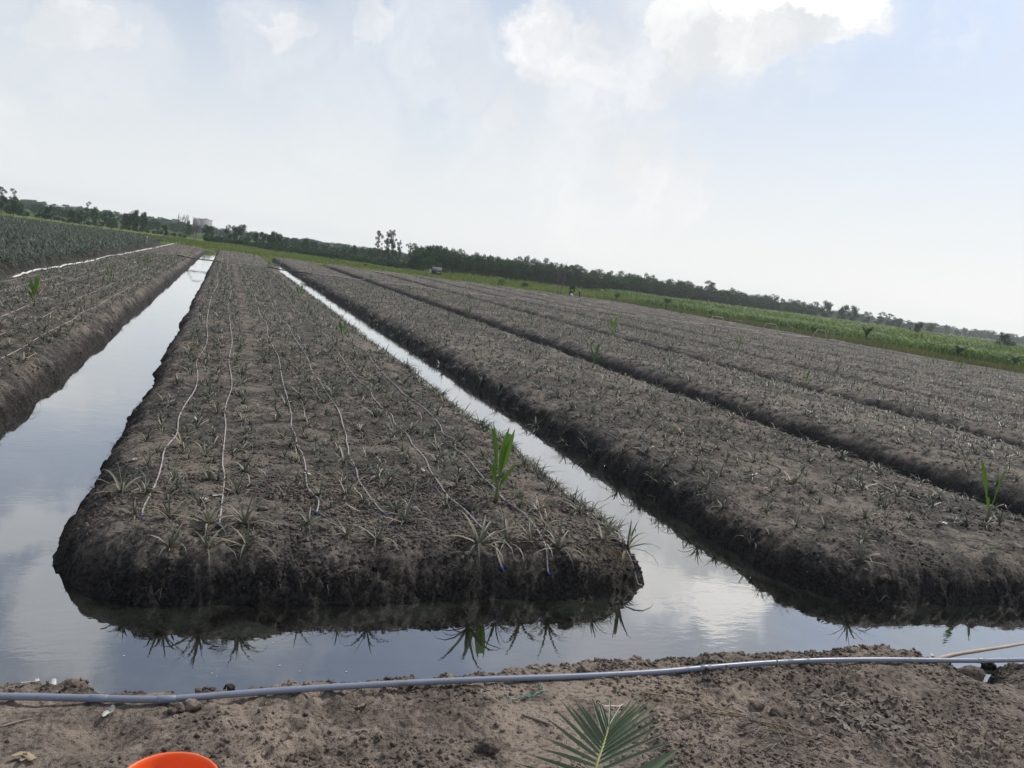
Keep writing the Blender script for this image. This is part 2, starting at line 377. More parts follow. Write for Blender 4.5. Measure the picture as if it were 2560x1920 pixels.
EY = np.array([5.97, 5.97, 5.95, 5.92, 5.80, 5.79, 5.80, 5.83, 5.86, 5.98, 6.07, 6.03, 6.10, 5.92, 5.42, 5.34, 5.44, 5.62, 5.75, 5.8, 5.8])
def bank_z(x, y, fine=True):
    d = np.interp(x, EX, EY) - y + 0.05 * fbm(x, y, 0.5, 3, 205) + 0.05 * vn(x / 0.14, y / 0.3, 207)
    if fine: d = d + .05 * (.45 - worley(x / .16, y / .16, 211)) + 0.015 * vn(x / 0.05, y / 0.05, 209)
    z = np.interp(d, [-2, -.3, -.03, 0, .05, .13, .3, .8, 3], [-.7, -.35, -.06, 0, .20, .34, .44, .49, .50])
    z = z + 0.7 * clods(x + 40, y + 11, fine) * np.clip(d * 2.5, 0.3, 1)
    z = z - 0.13 * np.exp(-(((x + .46) / .22) ** 2 + ((y - 5.02) / .16) ** 2))      # hollow under the pipe
    for (hx, hy, hr, ha) in ((3.05, 4.9, .12, .05), (5.1, 4.6, .2, .05), (2.1, 4.6, .16, .03), (4.6, 4.2, .2, .04), (1.2, 4.2, .25, .03)):
        z = z - ha * np.exp(-(((x - hx) / hr) ** 2 + ((y - hy) / hr) ** 2))
    return z
def gz(x, y):
    x = np.asarray(x, float); y = np.asarray(y, float)
    z = np.full(np.broadcast(x, y).shape, 0.0)
    for i in range(len(BEDS)):
        m = (x > BEDS[i][0] - .6) & (x < BEDS[i][1] + .6) & (y > FRONT[i] - .6) & (y < Y1 + .6)
        if np.any(m): z = np.where(m, np.maximum(z, bed_z(i, x, y)), z)
    z = np.where(y < 6.6, np.maximum(z, bank_z(x, y)), z)
    z = np.where((y > Y1 + 1) | (x > 71) | ((x < -10.6) & (y > 8)), 0.5, z)
    return z
def hit(px, py, lift=0.0):                    # where the sight line through a pixel meets the ground
    v = ray(px, py); zs = np.linspace(1.1, -0.02, 130)
    ts = (zs - HC) / v[2]; X = v[0] * ts; Y = v[1] * ts
    b = np.nonzero(zs <= gz(X, Y))[0]; k = b[0] if len(b) else -1
    return np.array([X[k], Y[k], max(float(gz(X[k], Y[k])), 0.0) + lift])

def spaced(a, b, f):                          # positions from a to b with a step that follows f(position)
    r = [a]
    while r[-1] < b: r.append(r[-1] + f(r[-1]))
    r[-1] = b; return np.array(r)
RES = [(0.032, .024), (0.024, .019), (0.029, .022), (0.06, .07), (0.09, .12), (.13, .2), (.14, .25), (.15, .3), (.16, .3), (.17, .3), (.17, .3)]
for i, (xl, xr) in enumerate(BEDS):
    rx, ry = RES[i]
    xs = np.arange(xl - 0.9, xr + 0.9 + rx, rx); yb = {0: 13.0}.get(i, 9.3)
    ys = spaced(FRONT[i] - 0.8, Y1 + 0.8, lambda y: ry * max(1.0, (y / (yb if i < 3 else 14)) ** 1.6) if y < 60 else ry * (60 / (yb if i < 3 else 14)) ** 1.6)
    X, Y = np.meshgrid(xs, ys); Z = bed_z(i, X, Y)
    me = mesh_np('soil_bed', np.stack([X, Y, Z], -1).reshape(-1, 3), grid_faces(len(xs), len(ys)), M_soil, True)
    tag(obj('soil_bed', me), kind='structure')
xs = np.arange(-3.2, 11.0, 0.019); ys = np.arange(2.6, 6.7, 0.0165)
X, Y = np.meshgrid(xs, ys)
tag(obj('bank', mesh_np('bank', np.stack([X, Y, bank_z(X, Y)], -1).reshape(-1, 3), grid_faces(len(xs), len(ys)), M_bank, True)), kind='structure')
# the plain: one sheet to the horizon, let down under the ditches
def stepgrid(xs, ys, zf):
    X, Y = np.meshgrid(np.array(xs, float), np.array(ys, float)); return np.stack([X, Y, zf(X, Y)], -1).reshape(-1, 3), grid_faces(len(xs), len(ys))
V, Fq = stepgrid([-6000, -400, -60, -10.45, -9.9, 70.2, 70.9, 200, 800, 6000], [-3000, -50, 2.75, 2.95, Y1 + .4, Y1 + 1.4, 400, 1500, 7000],
                 lambda X, Y: np.where((X > -10.2) & (X < 70.5) & (Y > 2.9) & (Y < Y1 + .9), -0.7, 0.42))
tag(obj('ground', mesh_np('ground', V, Fq, M_plain)), kind='structure')
V, Fq = stepgrid([-10.3, 70.6], [4.2, Y1 + 1.2], lambda X, Y: X * 0)
tag(obj('water', mesh_np('water', V, Fq, M_water)), kind='structure')
# old field on the left (raised), turf beyond the beds, rough ground on the right
def patch(name, m, x0, x1, y0, y1, z, step=1.2, amp=0.08, edge=0.5):
    xs = np.arange(x0, x1 + step, step); ys = np.arange(y0, y1 + step, step); X, Y = np.meshgrid(xs, ys)
    ins = np.clip(np.minimum(np.minimum(X - x0, x1 - X), np.minimum(Y - y0, y1 - Y)) / edge, 0, 1)
    Z = -0.4 + (z + 0.4) * np.sqrt(ins) + amp * fbm(X, Y, 3.0, 3, 61) * ins
    tag(obj(name, mesh_np(name, np.stack([X, Y, Z], -1).reshape(-1, 3), grid_faces(len(xs), len(ys)), m, True)), kind='structure')
patch('field', M_field, -95, -9.75, 8, 205, 0.55, 0.4, 0.05, 0.55)
patch('grassland', M_turf, -60, 75.5, Y1 + .3, 262, 0.50, 1.0, 0.1, 0.6)
patch('verge', M_turf, 69.7, 260, 20, 330, 0.46, 1.3, 0.06, 0.6)

# ------------------------------------------------------------------ planting: pineapples
def rosettes(P, size, nl, seg, fold, seed, el_in=78, el_out=16, droop=42, w0=0.05, tint=None):
    """leaf rosettes for many plants at once; returns vertices, faces, tint"""
    r = np.random.default_rng(seed); P = np.asarray(P, float).reshape(-1, 3); N = len(P)
    size = np.broadcast_to(np.asarray(size, float), (N,)); M_ = N * nl
    k = np.tile(np.arange(nl), N); f = (k + 0.5) / nl
    az = k * 2.39996 + np.repeat(r.uniform(0, 6.28, N), nl) + r.normal(0, .25, M_)
    el = np.radians(el_in + (el_out - el_in) * f + r.normal(0, 10, M_))
    L = np.repeat(size, nl) * (0.62 + 0.5 * f) * r.uniform(.7, 1.15, M_)
    dr = np.radians(droop) * r.uniform(.2, 1.7, M_)
    if tint is None: tint = np.repeat(r.uniform(0, .62, N), nl)
    else: tint = np.repeat(tint, nl)
    tt = np.clip(tint + r.normal(0, .13, M_), 0, .84); tt = np.where(r.random(M_) < .16, 1.0, tt)
    base = np.repeat(P, nl, 0); ca, sa = np.cos(az), np.sin(az)
    side = np.stack([-sa, ca, np.zeros(M_)], 1); pos = base.copy(); rows = []; cw = 3 if fold else 2
    w = np.repeat(size, nl) * w0 * r.uniform(.8, 1.2, M_)
    for s in range(seg + 1):
        u = s / seg
        e = el - dr * u * u * 2.0
        if s:
            st = (L / seg)[:, None]; pos = pos + st * np.stack([ca * np.cos(e), sa * np.cos(e), np.sin(e)], 1)
        ww = (w * (1 - u ** 1.5) * (0.75 + .5 * u))[:, None]
        if s == seg: rows.append(pos[:, None, :])
        elif fold:
            up = np.stack([-ca * np.sin(e), -sa * np.sin(e), np.cos(e)], 1)
            rows.append(np.stack([pos - side * ww + up * ww * .5, pos, pos + side * ww + up * ww * .5], 1))
        else: rows.append(np.stack([pos - side * ww, pos + side * ww], 1))
    V = np.concatenate(rows, 1); nv = V.shape[1]; o = (np.arange(M_) * nv)[:, None]
    Q = []; T = []
    for s in range(seg - 1):
        for c in range(cw - 1):
            a = s * cw + c; Q.append(o + np.array([[a, a + 1, a + cw + 1, a + cw]]))
    a = (seg - 1) * cw
    for c in range(cw - 1): T.append(o + np.array([[a + c, a + c + 1, seg * cw]]))
    Fl = ([np.concatenate(Q)] if Q else []) + [np.concatenate(T)]
    return V.reshape(-1, 3), Fl, np.repeat(tt, nv)

# drip tubes on the central bed, traced on the photograph and laid on the soil
DRIP = [
 [(559,627),(549,679),(542,688),(545,708),(529,740),(522,772),(517,807),(519,838),(514,865),(491,906),(494,934),(489,972),(463,1013),(447,1045),(441,1091),(411,1131),(405,1160),(396,1192),(382,1224),(362,1265),(353,1297)],
 [(572,627),(568,662),(574,700),(578,723),(574,749),(571,769),(574,801),(578,833),(580,859),(572,902),(577,937),(579,972),(566,1010),(561,1042),(564,1062),(561,1102),(557,1140),(556,1169),(561,1189),(556,1247),(551,1290),(547,1317)],
 [(592,640),(604,668),(613,691),(625,711),(636,737),(645,769),(652,792),(666,810),(669,836),(682,867),(696,893),(700,917),(704,946),(711,974),(723,1020),(728,1038),(729,1065),(738,1092),(742,1118),(754,1137),(763,1168),(764,1192),(768,1219),(779,1237),(794,1248),(796,1264),(790,1285)],
 [(612,645),(633,679),(653,708),(664,731),(677,752),(685,772),(700,798),(720,815),(732,841),(742,856),(759,882),(769,902),(781,931),(795,951),(810,974),(842,1020),(852,1042),(857,1067),(866,1092),(865,1107),(870,1121),(872,1143),(890,1172),(895,1201),(908,1224),(928,1253),(947,1273),(959,1285)],
 [(640,662),(677,700),(700,723),(711,737),(737,769),(752,786),(769,801),(792,818),(810,836),(830,862),(847,885),(857,900),(877,929),(900,958),(923,972),(932,993),(955,1019),(978,1039),(986,1062),(1019,1091),(1031,1117),(1045,1129),(1065,1152),(1074,1181),(1103,1221),(1132,1256),(1175,1291),(1210,1328),(1237,1363),(1243,1392),(1254,1430)],
 [(660,670),(726,737),(762,752),(777,766),(798,795),(842,818),(870,850),(914,879),(931,905),(957,934),(973,952),(990,966),(1013,990),(1057,1021),(1100,1065),(1109,1088),(1136,1100),(1138,1126),(1161,1146),(1190,1175),(1210,1195),(1233,1224),(1256,1250),(1284,1270),(1311,1291),(1333,1316),(1349,1343),(1363,1375),(1372,1436)],
 [(940,860),(1060,950),(1130,1010),(1176,1042),(1219,1069),(1306,1139),(1327,1164),(1355,1194),(1393,1221),(1409,1231),(1433,1264),(1468,1288),(1501,1305),(1550,1335),(1566,1364),(1580,1405),(1604,1467)]]
LINES = []
for L in DRIP:
    P = np.array([hit(*p) for p in L]); P = P[np.argsort(-P[:, 1])]; LINES.append(P)
def smooth_path(P, n):
    P = np.asarray(P, float); s = np.r_[0, np.cumsum(np.linalg.norm(np.diff(P, axis=0), axis=1))]
    # denser samples at the near end
    q = s[-1] * (1 - np.linspace(1, 0, n) ** 2.2)
    m = np.zeros_like(P)
    m[1:-1] = (P[2:] - P[:-2]) / (s[2:] - s[:-2])[:, None]; m[0] = (P[1] - P[0]) / (s[1] - s[0]); m[-1] = (P[-1] - P[-2]) / (s[-1] - s[-2])
    i = np.clip(np.searchsorted(s, q) - 1, 0, len(s) - 2); h = (s[i + 1] - s[i])[:, None]; t = ((q - s[i])[:, None]) / h
    return (2*t**3 - 3*t**2 + 1) * P[i] + (t**3 - 2*t**2 + t) * h * m[i] + (-2*t**3 + 3*t**2) * P[i + 1] + (t**3 - t**2) * h * m[i + 1]
def lay(Q, lift, n=5):                        # a tube bridges the hollows: running maximum of the soil height, softened
    z = gz(Q[:, 0], Q[:, 1])
    for _ in range(n): z = np.maximum(z, np.convolve(np.pad(z, 1, 'edge'), [.25, .5, .25], 'valid'))
    for _ in range(2): z = np.convolve(np.pad(z, 1, 'edge'), [.25, .5, .25], 'valid')
    Q = Q.copy(); Q[:, 2] = np.maximum(z, 0.005) + lift; return Q
capbm = MB(); V, Fl = tube([(0, 0, 0), (0.0, 0, 0.035), (0, 0, 0.04)], [0.0135, .0135, .010], 10); capbm.add(V, Fl)
V, Fl = tube([(0, 0, .012), (0, 0, .024)], .0165, 10); capbm.add(V, Fl)
cap_me = capbm.mesh('end_cap', M_blue)
def drip(P, label, group, r=0.0105, cap=True, n=150, sunk=0.8, m=None):
    Q = lay(smooth_path(P, n), r * sunk)
    V, Fl = tube(Q, r, 7)
    o = obj('drip_tube', mesh_np('drip_tube', V, Fl, m or M_hose, True)); tag(o, label, 'drip tube', group)
    if cap:
        d = Vector(Q[-1] - Q[-3]).normalized()
        c = obj('end_cap', cap_me, o); c.location = Q[-1] - np.array(d) * 0.008; c.rotation_euler = d.to_track_quat('Z', 'Y').to_euler()
    return o
ORD = ['leftmost', 'second from the left of the', 'third from the left of the', 'middle one of the seven', 'fifth from the left of the', 'sixth from the left of the', 'rightmost']
DL = ['leftmost drip tube on the central bed, along its left shoulder',
      'second drip tube from the left on the central bed, nearly straight',
      'third drip tube from the left on the central bed, hooking back at its near end',
      'middle drip tube on the central bed with a white scrap tied near its end',
      'drip tube hanging down the bed front just left of the big coconut seedling',
      'drip tube passing behind the big coconut seedling then down the bed front',
      'rightmost drip tube on the central bed, trailing over the corner to the water']
for k_, P in enumerate(LINES): drip(P, DL[k_], 'drip tubes on the central bed', cap=(k_ != 6))
def straight_lines(xs, ya, yb, group, labels, seed, cap=False):
    r = np.random.default_rng(seed)
    for k_, x in enumerate(xs):
        ys = np.linspace(yb, ya[k_], 40); P = np.stack([x + .07 * vn(ys / 1.9, ys * 0 + k_, seed) + .06 * vn(ys / .6, ys * 0 + k_, seed + 1), ys, ys * 0], 1)
        drip(P, labels[k_], group, cap=cap and k_ in (1, 5), n=160, r=.0095, sunk=-.9 if cap else -.6, m=M_hose_dk if cap else M_hose)
X0 = [-7.7, -6.9, -6.1, -5.4, -4.6, -3.85]
straight_lines(X0, [9.5] * 6, 110, 'drip tubes on the left bed',
    ['drip tube on the left bed beside the white hose', 'second drip tube from the white hose on the left bed', 'drip tube on the left bed just left of its coconut seedlings',
     'drip tube on the left bed just right of its coconut seedlings', 'second drip tube from the ditch on the left bed', 'drip tube on the left bed closest to the open ditch'], 301)
X2 = [7.55, 8.3, 9.2, 10.05, 10.95, 11.75, 12.6]
straight_lines(X2, [9.7, 9.0, 9.3, 8.9, 9.2, 8.3, 9.0], 100, 'drip tubes on the right bed',
    ['dark drip tube on the right bed closest to the narrow ditch', 'second dark drip tube from the narrow ditch on the right bed', 'third dark drip tube from the narrow ditch on the right bed',
     'middle dark drip tube of the seven on the right bed', 'third dark drip tube from the far furrow on the right bed', 'dark drip tube on the right bed with a blue joint near its end', 'dark drip tube on the right bed along its far edge beside the lone seedling'], 401, True)

# plant positions: pairs of rows along each drip tube
def row_points(xf, y0, y1, dy, r, keep=0.90):
    ys = np.arange(y0, y1, dy); ys = ys + r.normal(0, dy * .3, len(ys)); ys = ys[r.random(len(ys)) < keep]
    return np.stack([xf(ys) + r.normal(0, .085, len(ys)), ys], 1)
r_ = np.random.default_rng(21); PTS = {}
rows = []
for P in LINES:
    o_ = np.argsort(P[:, 1]); ly, lx = P[o_, 1], P[o_, 0]; mid = np.mean(lx[ly < 60])
    f_ = lambda y, s: np.clip(0.55 * np.interp(y, ly, lx) + 0.45 * mid + s, -.85, 4.95)
    for s in (-.21, .21):
        rows.append(row_points(lambda y: f_(y, s), 9.15 + r_.uniform(0, .3), Y1 - .7, .31, r_))
rows.append(row_points(lambda y: 4.90 + 0.05 * np.sin(y), 8.9, 70, .22, r_)); rows.append(row_points(lambda y: 4.72 + 0.05 * np.sin(y), 9.3, 70, .3, r_))
PTS[1] = np.concatenate(rows)
def bedrows(i, xs, y0, dy=.31): return np.concatenate([row_points(lambda y, s=s, x=x: x + s + 0 * y, y0 + r_.uniform(0, .4), Y1 - .6, dy, r_) for x in xs for s in (-.21, .21)])
PTS[0] = bedrows(0, X0, 9.5, .32); PTS[2] = bedrows(2, X2, 9.2, .38)
for i in range(3, len(BEDS)):
    xl, xr = BEDS[i]; n = max(2, int(round((xr - xl - .9) / .85))); PTS[i] = bedrows(i, np.linspace(xl + .75, xr - .75, n), 12.0 if i > 4 else 9.5, .37)
# hand-placed front plants: pixel, size, label
FP = [
 (303, 1232, .44, 'large pineapple plant at the front left shoulder of the central bed'),
 (337, 1292, .30, 'pineapple plant touching the blue cap of the leftmost drip tube'),
 (424, 1296, .36, 'yellowish pineapple plant between the two leftmost blue caps'),
 (418, 1248, .31, 'pineapple plant just behind the yellowish one between the leftmost two drip tubes'),
 (520, 1312, .46, 'wide pineapple plant just left of the second blue cap'),
 (592, 1232, .34, 'pale green pineapple plant just right of the second drip tube near its end'),
 (612, 1312, .38, 'pineapple plant with long stray leaves just right of the second blue cap'),
 (517, 1372, .36, 'pineapple plant hanging over the bed edge below the second blue cap'),
 (617, 1367, .38, 'pineapple plant on the crumbling edge right of the one below the second cap'),
 (424, 1372, .30, 'thin pineapple plant on the bed edge with one dry leaf hanging down'),
 (770, 1312, .30, 'small pineapple plant just left of the third blue cap'),
 (800, 1238, .26, 'small pineapple plant inside the hook of the third drip tube'),
 (868, 1340, .27, 'pineapple plant on bare soil between the third and fourth caps, nearest the edge'),
 (868, 1240, .40, 'tall pineapple plant left of the fourth drip tube'),
 (942, 1352, .33, 'dark pineapple plant near the bed edge below the fourth cap'),
 (1012, 1308, .38, 'sprawling pineapple plant with a pale fallen leaf right of the fourth blue cap'),
 (1198, 1364, .52, 'largest pineapple plant, on the front edge where the fifth drip tube drops over'),
 (1266, 1362, .38, 'dry tipped pineapple plant between the two tubes hanging down the bed front'),
 (1328, 1362, .43, 'pineapple plant on the front edge left of the sixth drip tube'),
 (1396, 1372, .42, 'pineapple plant with drooping leaves on the front edge right of the sixth drip tube'),
 (1176, 1280, .32, 'star shaped pineapple plant below the big coconut seedling'),
 (1362, 1316, .36, 'pineapple plant with one long pale leaf right of the bend in the sixth tube'),
 (1508, 1352, .36, 'upright pineapple plant near the right front shoulder of the central bed'),
 (1568, 1372, .50, 'big spiky pineapple plant on the right front corner above the water'),
 (1540, 1332, .33, 'pineapple plant on the right edge just behind the corner one'),
 (1448, 1282, .34, 'pineapple plant against the rightmost drip tube above its last bend'),
 (2150, 1402, .40, 'pineapple plant low on the front slope of the right bed'),
 (2062, 1318, .30, 'pineapple plant in front of the small bent stalk on the right bed'),
 (2155, 1352, .30, 'yellowish pineapple plant under a bent dry stalk on the right bed'),
 (1800, 1190, .36, 'large pale pineapple plant at the shoulder of the right bed'),
 (1770, 1212, .34, 'bleached pineapple plant flat on the ditch edge of the right bed'),
 (1928, 1232, .34, 'blue green pineapple plant at the left front part of the right bed'),
]
front_xy = []
leafvars = []
for s in range(8):
    V, Fl, tn = rosettes([(0, 0, 0)], 1.0, 1, 5, True, 500 + s, el_in=(78, 66, 55, 45, 34, 26, 18, 8)[s], el_out=(78, 66, 55, 45, 34, 26, 18, 8)[s], droop=(10, 18, 24, 28, 32, 36, 40, 44)[s], w0=.030, tint=np.array([(.4, .6, .8, .5, .7, .6, .8, 1.0)[s]]))
    a = math.atan2(V[-1][1], V[-1][0]); V = V @ np.array([[math.cos(-a), math.sin(-a), 0], [-math.sin(-a), math.cos(-a), 0], [0, 0, 1]])
    V = V / np.linalg.norm(V, axis=1).max()
    leafvars.append(mesh_np('leaf', V, Fl, M_pine, True, np.where(np.arange(len(V)) >= 0, (.5, .7, .9, .6, .8, .7, .9, 1.15)[s], 0)))
for (px, py, sz, lab) in FP:
    P = hit(px, py); front_xy.append(P[:2]); e = empty('pineapple_plant', P - np.array([0, 0, .012]), r_.uniform(0, 6.3)); tag(e, lab, 'pineapple plant', 'pineapple plants at the front of the beds')
    nl = int(r_.integers(12, 18)); sz *= 0.92
    for k_ in range(nl):
        vi = min(7, int((k_ + r_.uniform(-.6, .6) + .5) / nl * 7.6)); vi = max(vi, 0)
        o = obj('leaf', leafvars[vi], e, (0, 0, 0), (r_.normal(0, .12), r_.normal(0, .10), k_ * 2.4 + r_.normal(0, .25)), float(sz * r_.uniform(.75, 1.2)))
front_xy = np.array(front_xy)
# the nearest further plants: one object each
allp = []
for i in (1, 2, 0):
    p = PTS[i]
    dmin = np.min(np.hypot(p[:, None, 0] - front_xy[None, :, 0], p[:, None, 1] - front_xy[None, :, 1]), 1); p = p[dmin > .22]; PTS[i] = p
    allp.append(np.c_[p, np.full(len(p), i)])
allp = np.concatenate(allp); dist = np.hypot(allp[:, 0], allp[:, 1])
vis = (allp[:, 0] / allp[:, 1] > -0.21)
cand = np.nonzero(vis)[0]; near = cand[np.argsort(dist[cand])[:264]]
plantvars = []
for s in range(14):
    V, Fl, tn = rosettes([(0, 0, 0)], 1.0, int(r_.integers(10, 16)), 4, True, 600 + s, w0=.034, el_out=float(r_.uniform(15, 40)))
    plantvars.append(mesh_np('pineapple_plant', V, Fl, M_pine, True, tn))
TN = ['leftmost', 'second', 'third', 'middle', 'fifth', 'sixth', 'rightmost']
def row_label(x, y, b):
    if b == 1:
        if x > 4.72: return 'young pineapple plant along the very edge of the central bed above the narrow ditch', 'pineapple plants of the central bed'
        lx = [float(np.interp(y, P[::-1, 1], P[::-1, 0])) * .55 + .45 * float(np.mean(P[P[:, 1] < 60][:, 0])) for P in LINES]; k = int(np.argmin([abs(x - v) for v in lx]))
        return 'young pineapple plant just %s of the %s drip tube on the central bed' % ('left' if x < lx[k] else 'right', TN[k]), 'pineapple plants of the central bed'
    if b == 2:
        k = int(np.argmin([abs(x - v) for v in X2])); return 'young pineapple plant just %s the %s drip tube from the narrow ditch, right bed' % ('before' if x < X2[k] else 'beyond', ['first', 'second', 'third', 'fourth', 'fifth', 'sixth', 'last'][k]), 'pineapple plants of the right bed'
    return 'young pineapple plant on the near part of the left bed beside the wide ditch', 'pineapple plants of the left bed'
zz = gz(allp[:, 0], allp[:, 1])
for q in near:
    x, y, b = allp[q]; sz = float(np.clip(r_.normal(.315, .085), .14, .52))
    o = obj('pineapple_plant', plantvars[int(r_.integers(14))], None, (x, y, zz[q] - .012), (r_.normal(0, .12), r_.normal(0, .12), r_.uniform(0, 6.3)), sz)
    lb, gr = row_label(x, y, int(b)); tag(o, lb, 'pineapple plant', gr)
mask = np.ones(len(allp), bool); mask[near] = False; rest = allp[mask]
far = [rest[:, :2]] + [PTS[i] for i in range(3, len(BEDS))]
far = np.concatenate(far); fd = np.hypot(far[:, 0], far[:, 1]); mb = MB()
for (a, b, nl, seg, fold, keep, sm, w0) in ((0, 24, 12, 3, True, 1, .32, .036), (24, 48, 11, 2, False, 1, .33, .043), (48, 85, 9, 2, False, 1, .33, .05), (85, 999, 6, 1, False, .8, .34, .07)):
    m = (fd >= a) & (fd < b) & (r_.random(len(fd)) < keep); p = far[m]
    if not len(p): continue
    z = gz(p[:, 0], p[:, 1]) - .01
    V, Fl, tn = rosettes(np.c_[p, z], np.clip(r_.normal(sm, .09, len(p)), .14, .55), nl, seg, fold, 700 + int(a), w0=w0, el_out=25)
    mb.add(V, Fl, tn)
tag(obj('pineapple_rows', mb.mesh('pineapple_rows', M_pine, False)), 'rows of small grey green pineapple plants covering the farther beds to the field end', 'crop rows', kind='stuff')

# weeds and fallen leaves between the rows
def scatter_leaves(pts, L, w, seed, mt, name, lift=.006, curl=.4):
    r = np.random.default_rng(seed); n = len(pts); z = gz(pts[:, 0], pts[:, 1]) + lift
    az = r.uniform(0, 6.283, n); Ln = L * r.uniform(.4, 1.4, n); ww = w * r.uniform(.6, 1.4, n); c = r.uniform(-.2, 1, n) * curl
    d = np.stack([np.cos(az), np.sin(az), r.normal(0, .12, n)], 1); s = np.stack([-np.sin(az), np.cos(az), r.normal(0, .35, n)], 1)
    P = np.c_[pts, z]; up = np.array([0, 0, 1.0])
    v = [P - s * ww[:, None] * .3, P + s * ww[:, None] * .3]
    mid = P + d * (Ln * .5)[:, None] + up * (c * Ln * .30)[:, None]; v += [mid - s * ww[:, None] * .5, mid + s * ww[:, None] * .5]
    tip = P + d * Ln[:, None] + up * (c * Ln * .12)[:, None]; v.append(tip)
    V = np.stack(v, 1); o = (np.arange(n) * 5)[:, None]
    return V.reshape(-1, 3), [o + np.array([[0, 1, 3, 2]]), o + np.array([[2, 3, 4]])], np.repeat(r.uniform(0, 1, n), 5)
n = 6000; pts = np.stack([r_.uniform(-.8, 4.9, n), 8.4 + 40 * r_.random(n) ** 1.8], 1)
pts2 = np.stack([r_.uniform(7.4, 13.2, 6000), 8.3 + 45 * r_.random(6000) ** 1.6], 1); pts3 = np.stack([r_.uniform(-8.6, -3.5, 5000), 12 + 60 * r_.random(5000) ** 1.4], 1)
V, Fl, tn = scatter_leaves(np.concatenate([pts, pts2, pts3]), .12, .015, 801, M_drygrass, 'x')
mbl = MB(); mbl.add(V, Fl, tn); n = 22000; pts = np.stack([r_.uniform(15.3, 69, n), 10 + 95 * r_.random(n) ** 1.3], 1); pts = pts[(pts[:, 0] / pts[:, 1] < 2.0) & (gz(pts[:, 0], pts[:, 1]) > .4)]
V, Fl, tn = scatter_leaves(pts, .26, .035, 802, M_drygrass, 'x', .02); mbl.add(V, Fl, tn)
tag(obj('dry_leaf_scraps', mbl.mesh('dry_leaf_scraps', M_scrap)), 'dry leaf scraps strewn between the pineapple rows', 'plant litter', kind='stuff')

# clods of soil
def icos():
    t = (1 + 5 ** .5) / 2
    v = np.array([(-1, t, 0), (1, t, 0), (-1, -t, 0), (1, -t, 0), (0, -1, t), (0, 1, t), (0, -1, -t), (0, 1, -t), (t, 0, -1), (t, 0, 1), (-t, 0, -1), (-t, 0, 1)], float)
    f = np.array([(0, 11, 5), (0, 5, 1), (0, 1, 7), (0, 7, 10), (0, 10, 11), (1, 5, 9), (5, 11, 4), (11, 10, 2), (10, 7, 6), (7, 1, 8), (3, 9, 4), (3, 4, 2), (3, 2, 6), (3, 6, 8), (3, 8, 9), (4, 9, 5), (2, 4, 11), (6, 2, 10), (8, 6, 7), (9, 8, 1)])
    return v / np.linalg.norm(v[0]), f
IV, IF = icos()
def clod_field(pts, rmin, rmax, seed, power=2.5, sink=.25):
    pts = pts[gz(pts[:, 0], pts[:, 1]) > .03]
    r = np.random.default_rng(seed); n = len(pts); R = rmin + (rmax - rmin) * r.random(n) ** power
    z = gz(pts[:, 0], pts[:, 1]) + R * (.55 - sink)
    V = IV[None] * (1 + r.normal(0, .28, (n, 12, 1))) * R[:, None, None] * r.uniform(.65, 1.25, (n, 1, 3)) * np.array([1, 1, .8])
    a = r.uniform(0, 6.28, n); ca, sa = np.cos(a)[:, None], np.sin(a)[:, None]
    V = np.stack([V[..., 0] * ca - V[..., 1] * sa, V[..., 0] * sa + V[..., 1] * ca, V[..., 2]], -1) + np.c_[pts, z][:, None, :]
    return V.reshape(-1, 3), (IF[None] + (np.arange(n) * 12)[:, None, None]).reshape(-1, 3)
def clumpy(n, x0, x1, y0, y1, sc_, seed, thr=-.1, yp=1.0):
    r = np.random.default_rng(seed); m = n * 3
    p = np.stack([r.uniform(x0, x1, m), y0 + (y1 - y0) * r.random(m) ** yp], 1)
    return p[vn(p[:, 0] / sc_, p[:, 1] / sc_, seed) > thr + r.normal(0, .3, m)][:n]
mb = MB()
V, Fq = clod_field(clumpy(9000, -1.2, 5.1, 7.95, 10.5, .5, 811, -.05), .005, .026, 812); mb.add(V, Fq)
V, Fq = clod_field(clumpy(9000, -1.1, 5.0, 9.5, 24, .8, 813, 0, 1.6), .006, .03, 814); mb.add(V, Fq)
V, Fq = clod_field(clumpy(4200, 6.8, 13.4, 7.85, 20, .7, 815, 0, 1.6), .007, .034, 816); mb.add(V, Fq)
V, Fq = clod_field(clumpy(2500, -8.7, -3.2, 13, 45, .9, 817, 0, 1.4), .012, .045, 818); mb.add(V, Fq)
V, Fq = clod_field(clumpy(2500, 15.4, 29, 12, 45, 1.0, 819, 0, 1.2), .015, .06, 820); mb.add(V, Fq)
tag(obj('soil_crumbs', mb.mesh('soil_crumbs', M_clod)), 'loose crumbs and lumps of soil lying on the planted beds', 'soil crumbs', kind='stuff')
mb = MB()
V, Fq = clod_field(clumpy(24000, -2.2, 9.2, 3.0, 6.0, .45, 831, -.05), .003, .020, 832, 3.2); mb.add(V, Fq)
V, Fq = clod_field(clumpy(700, -2, 9, 5.55, 6.05, .3, 833, -.2), .008, .030, 834, 1.8); mb.add(V, Fq)
tag(obj('bank_crumbs', mb.mesh('bank_crumbs', M_bank)), 'loose crumbs of dry soil lying on the near bank', 'soil crumbs', kind='stuff')
def rough_lump(R, seed):
    import bmesh
    bm = bmesh.new(); bmesh.ops.create_icosphere(bm, subdivisions=3, radius=1.0)
    V = np.array([v.co[:] for v in bm.verts]); Fc = np.array([[v.index for v in f.verts] for f in bm.faces]); bm.free()
    n = fbm(V[:, 0] * 1.3 + V[:, 2], V[:, 1] * 1.3 - V[:, 2] * .7, .8, 4, seed, .6)
    w_ = worley(V[:, 0] * 2.2 + V[:, 2], V[:, 1] * 2.2 - V[:, 2], seed); V = V * (1 + .24 * n + .35 * (.45 - w_))[:, None] * np.array([1.1, .85, .62]) * R; return V, Fc
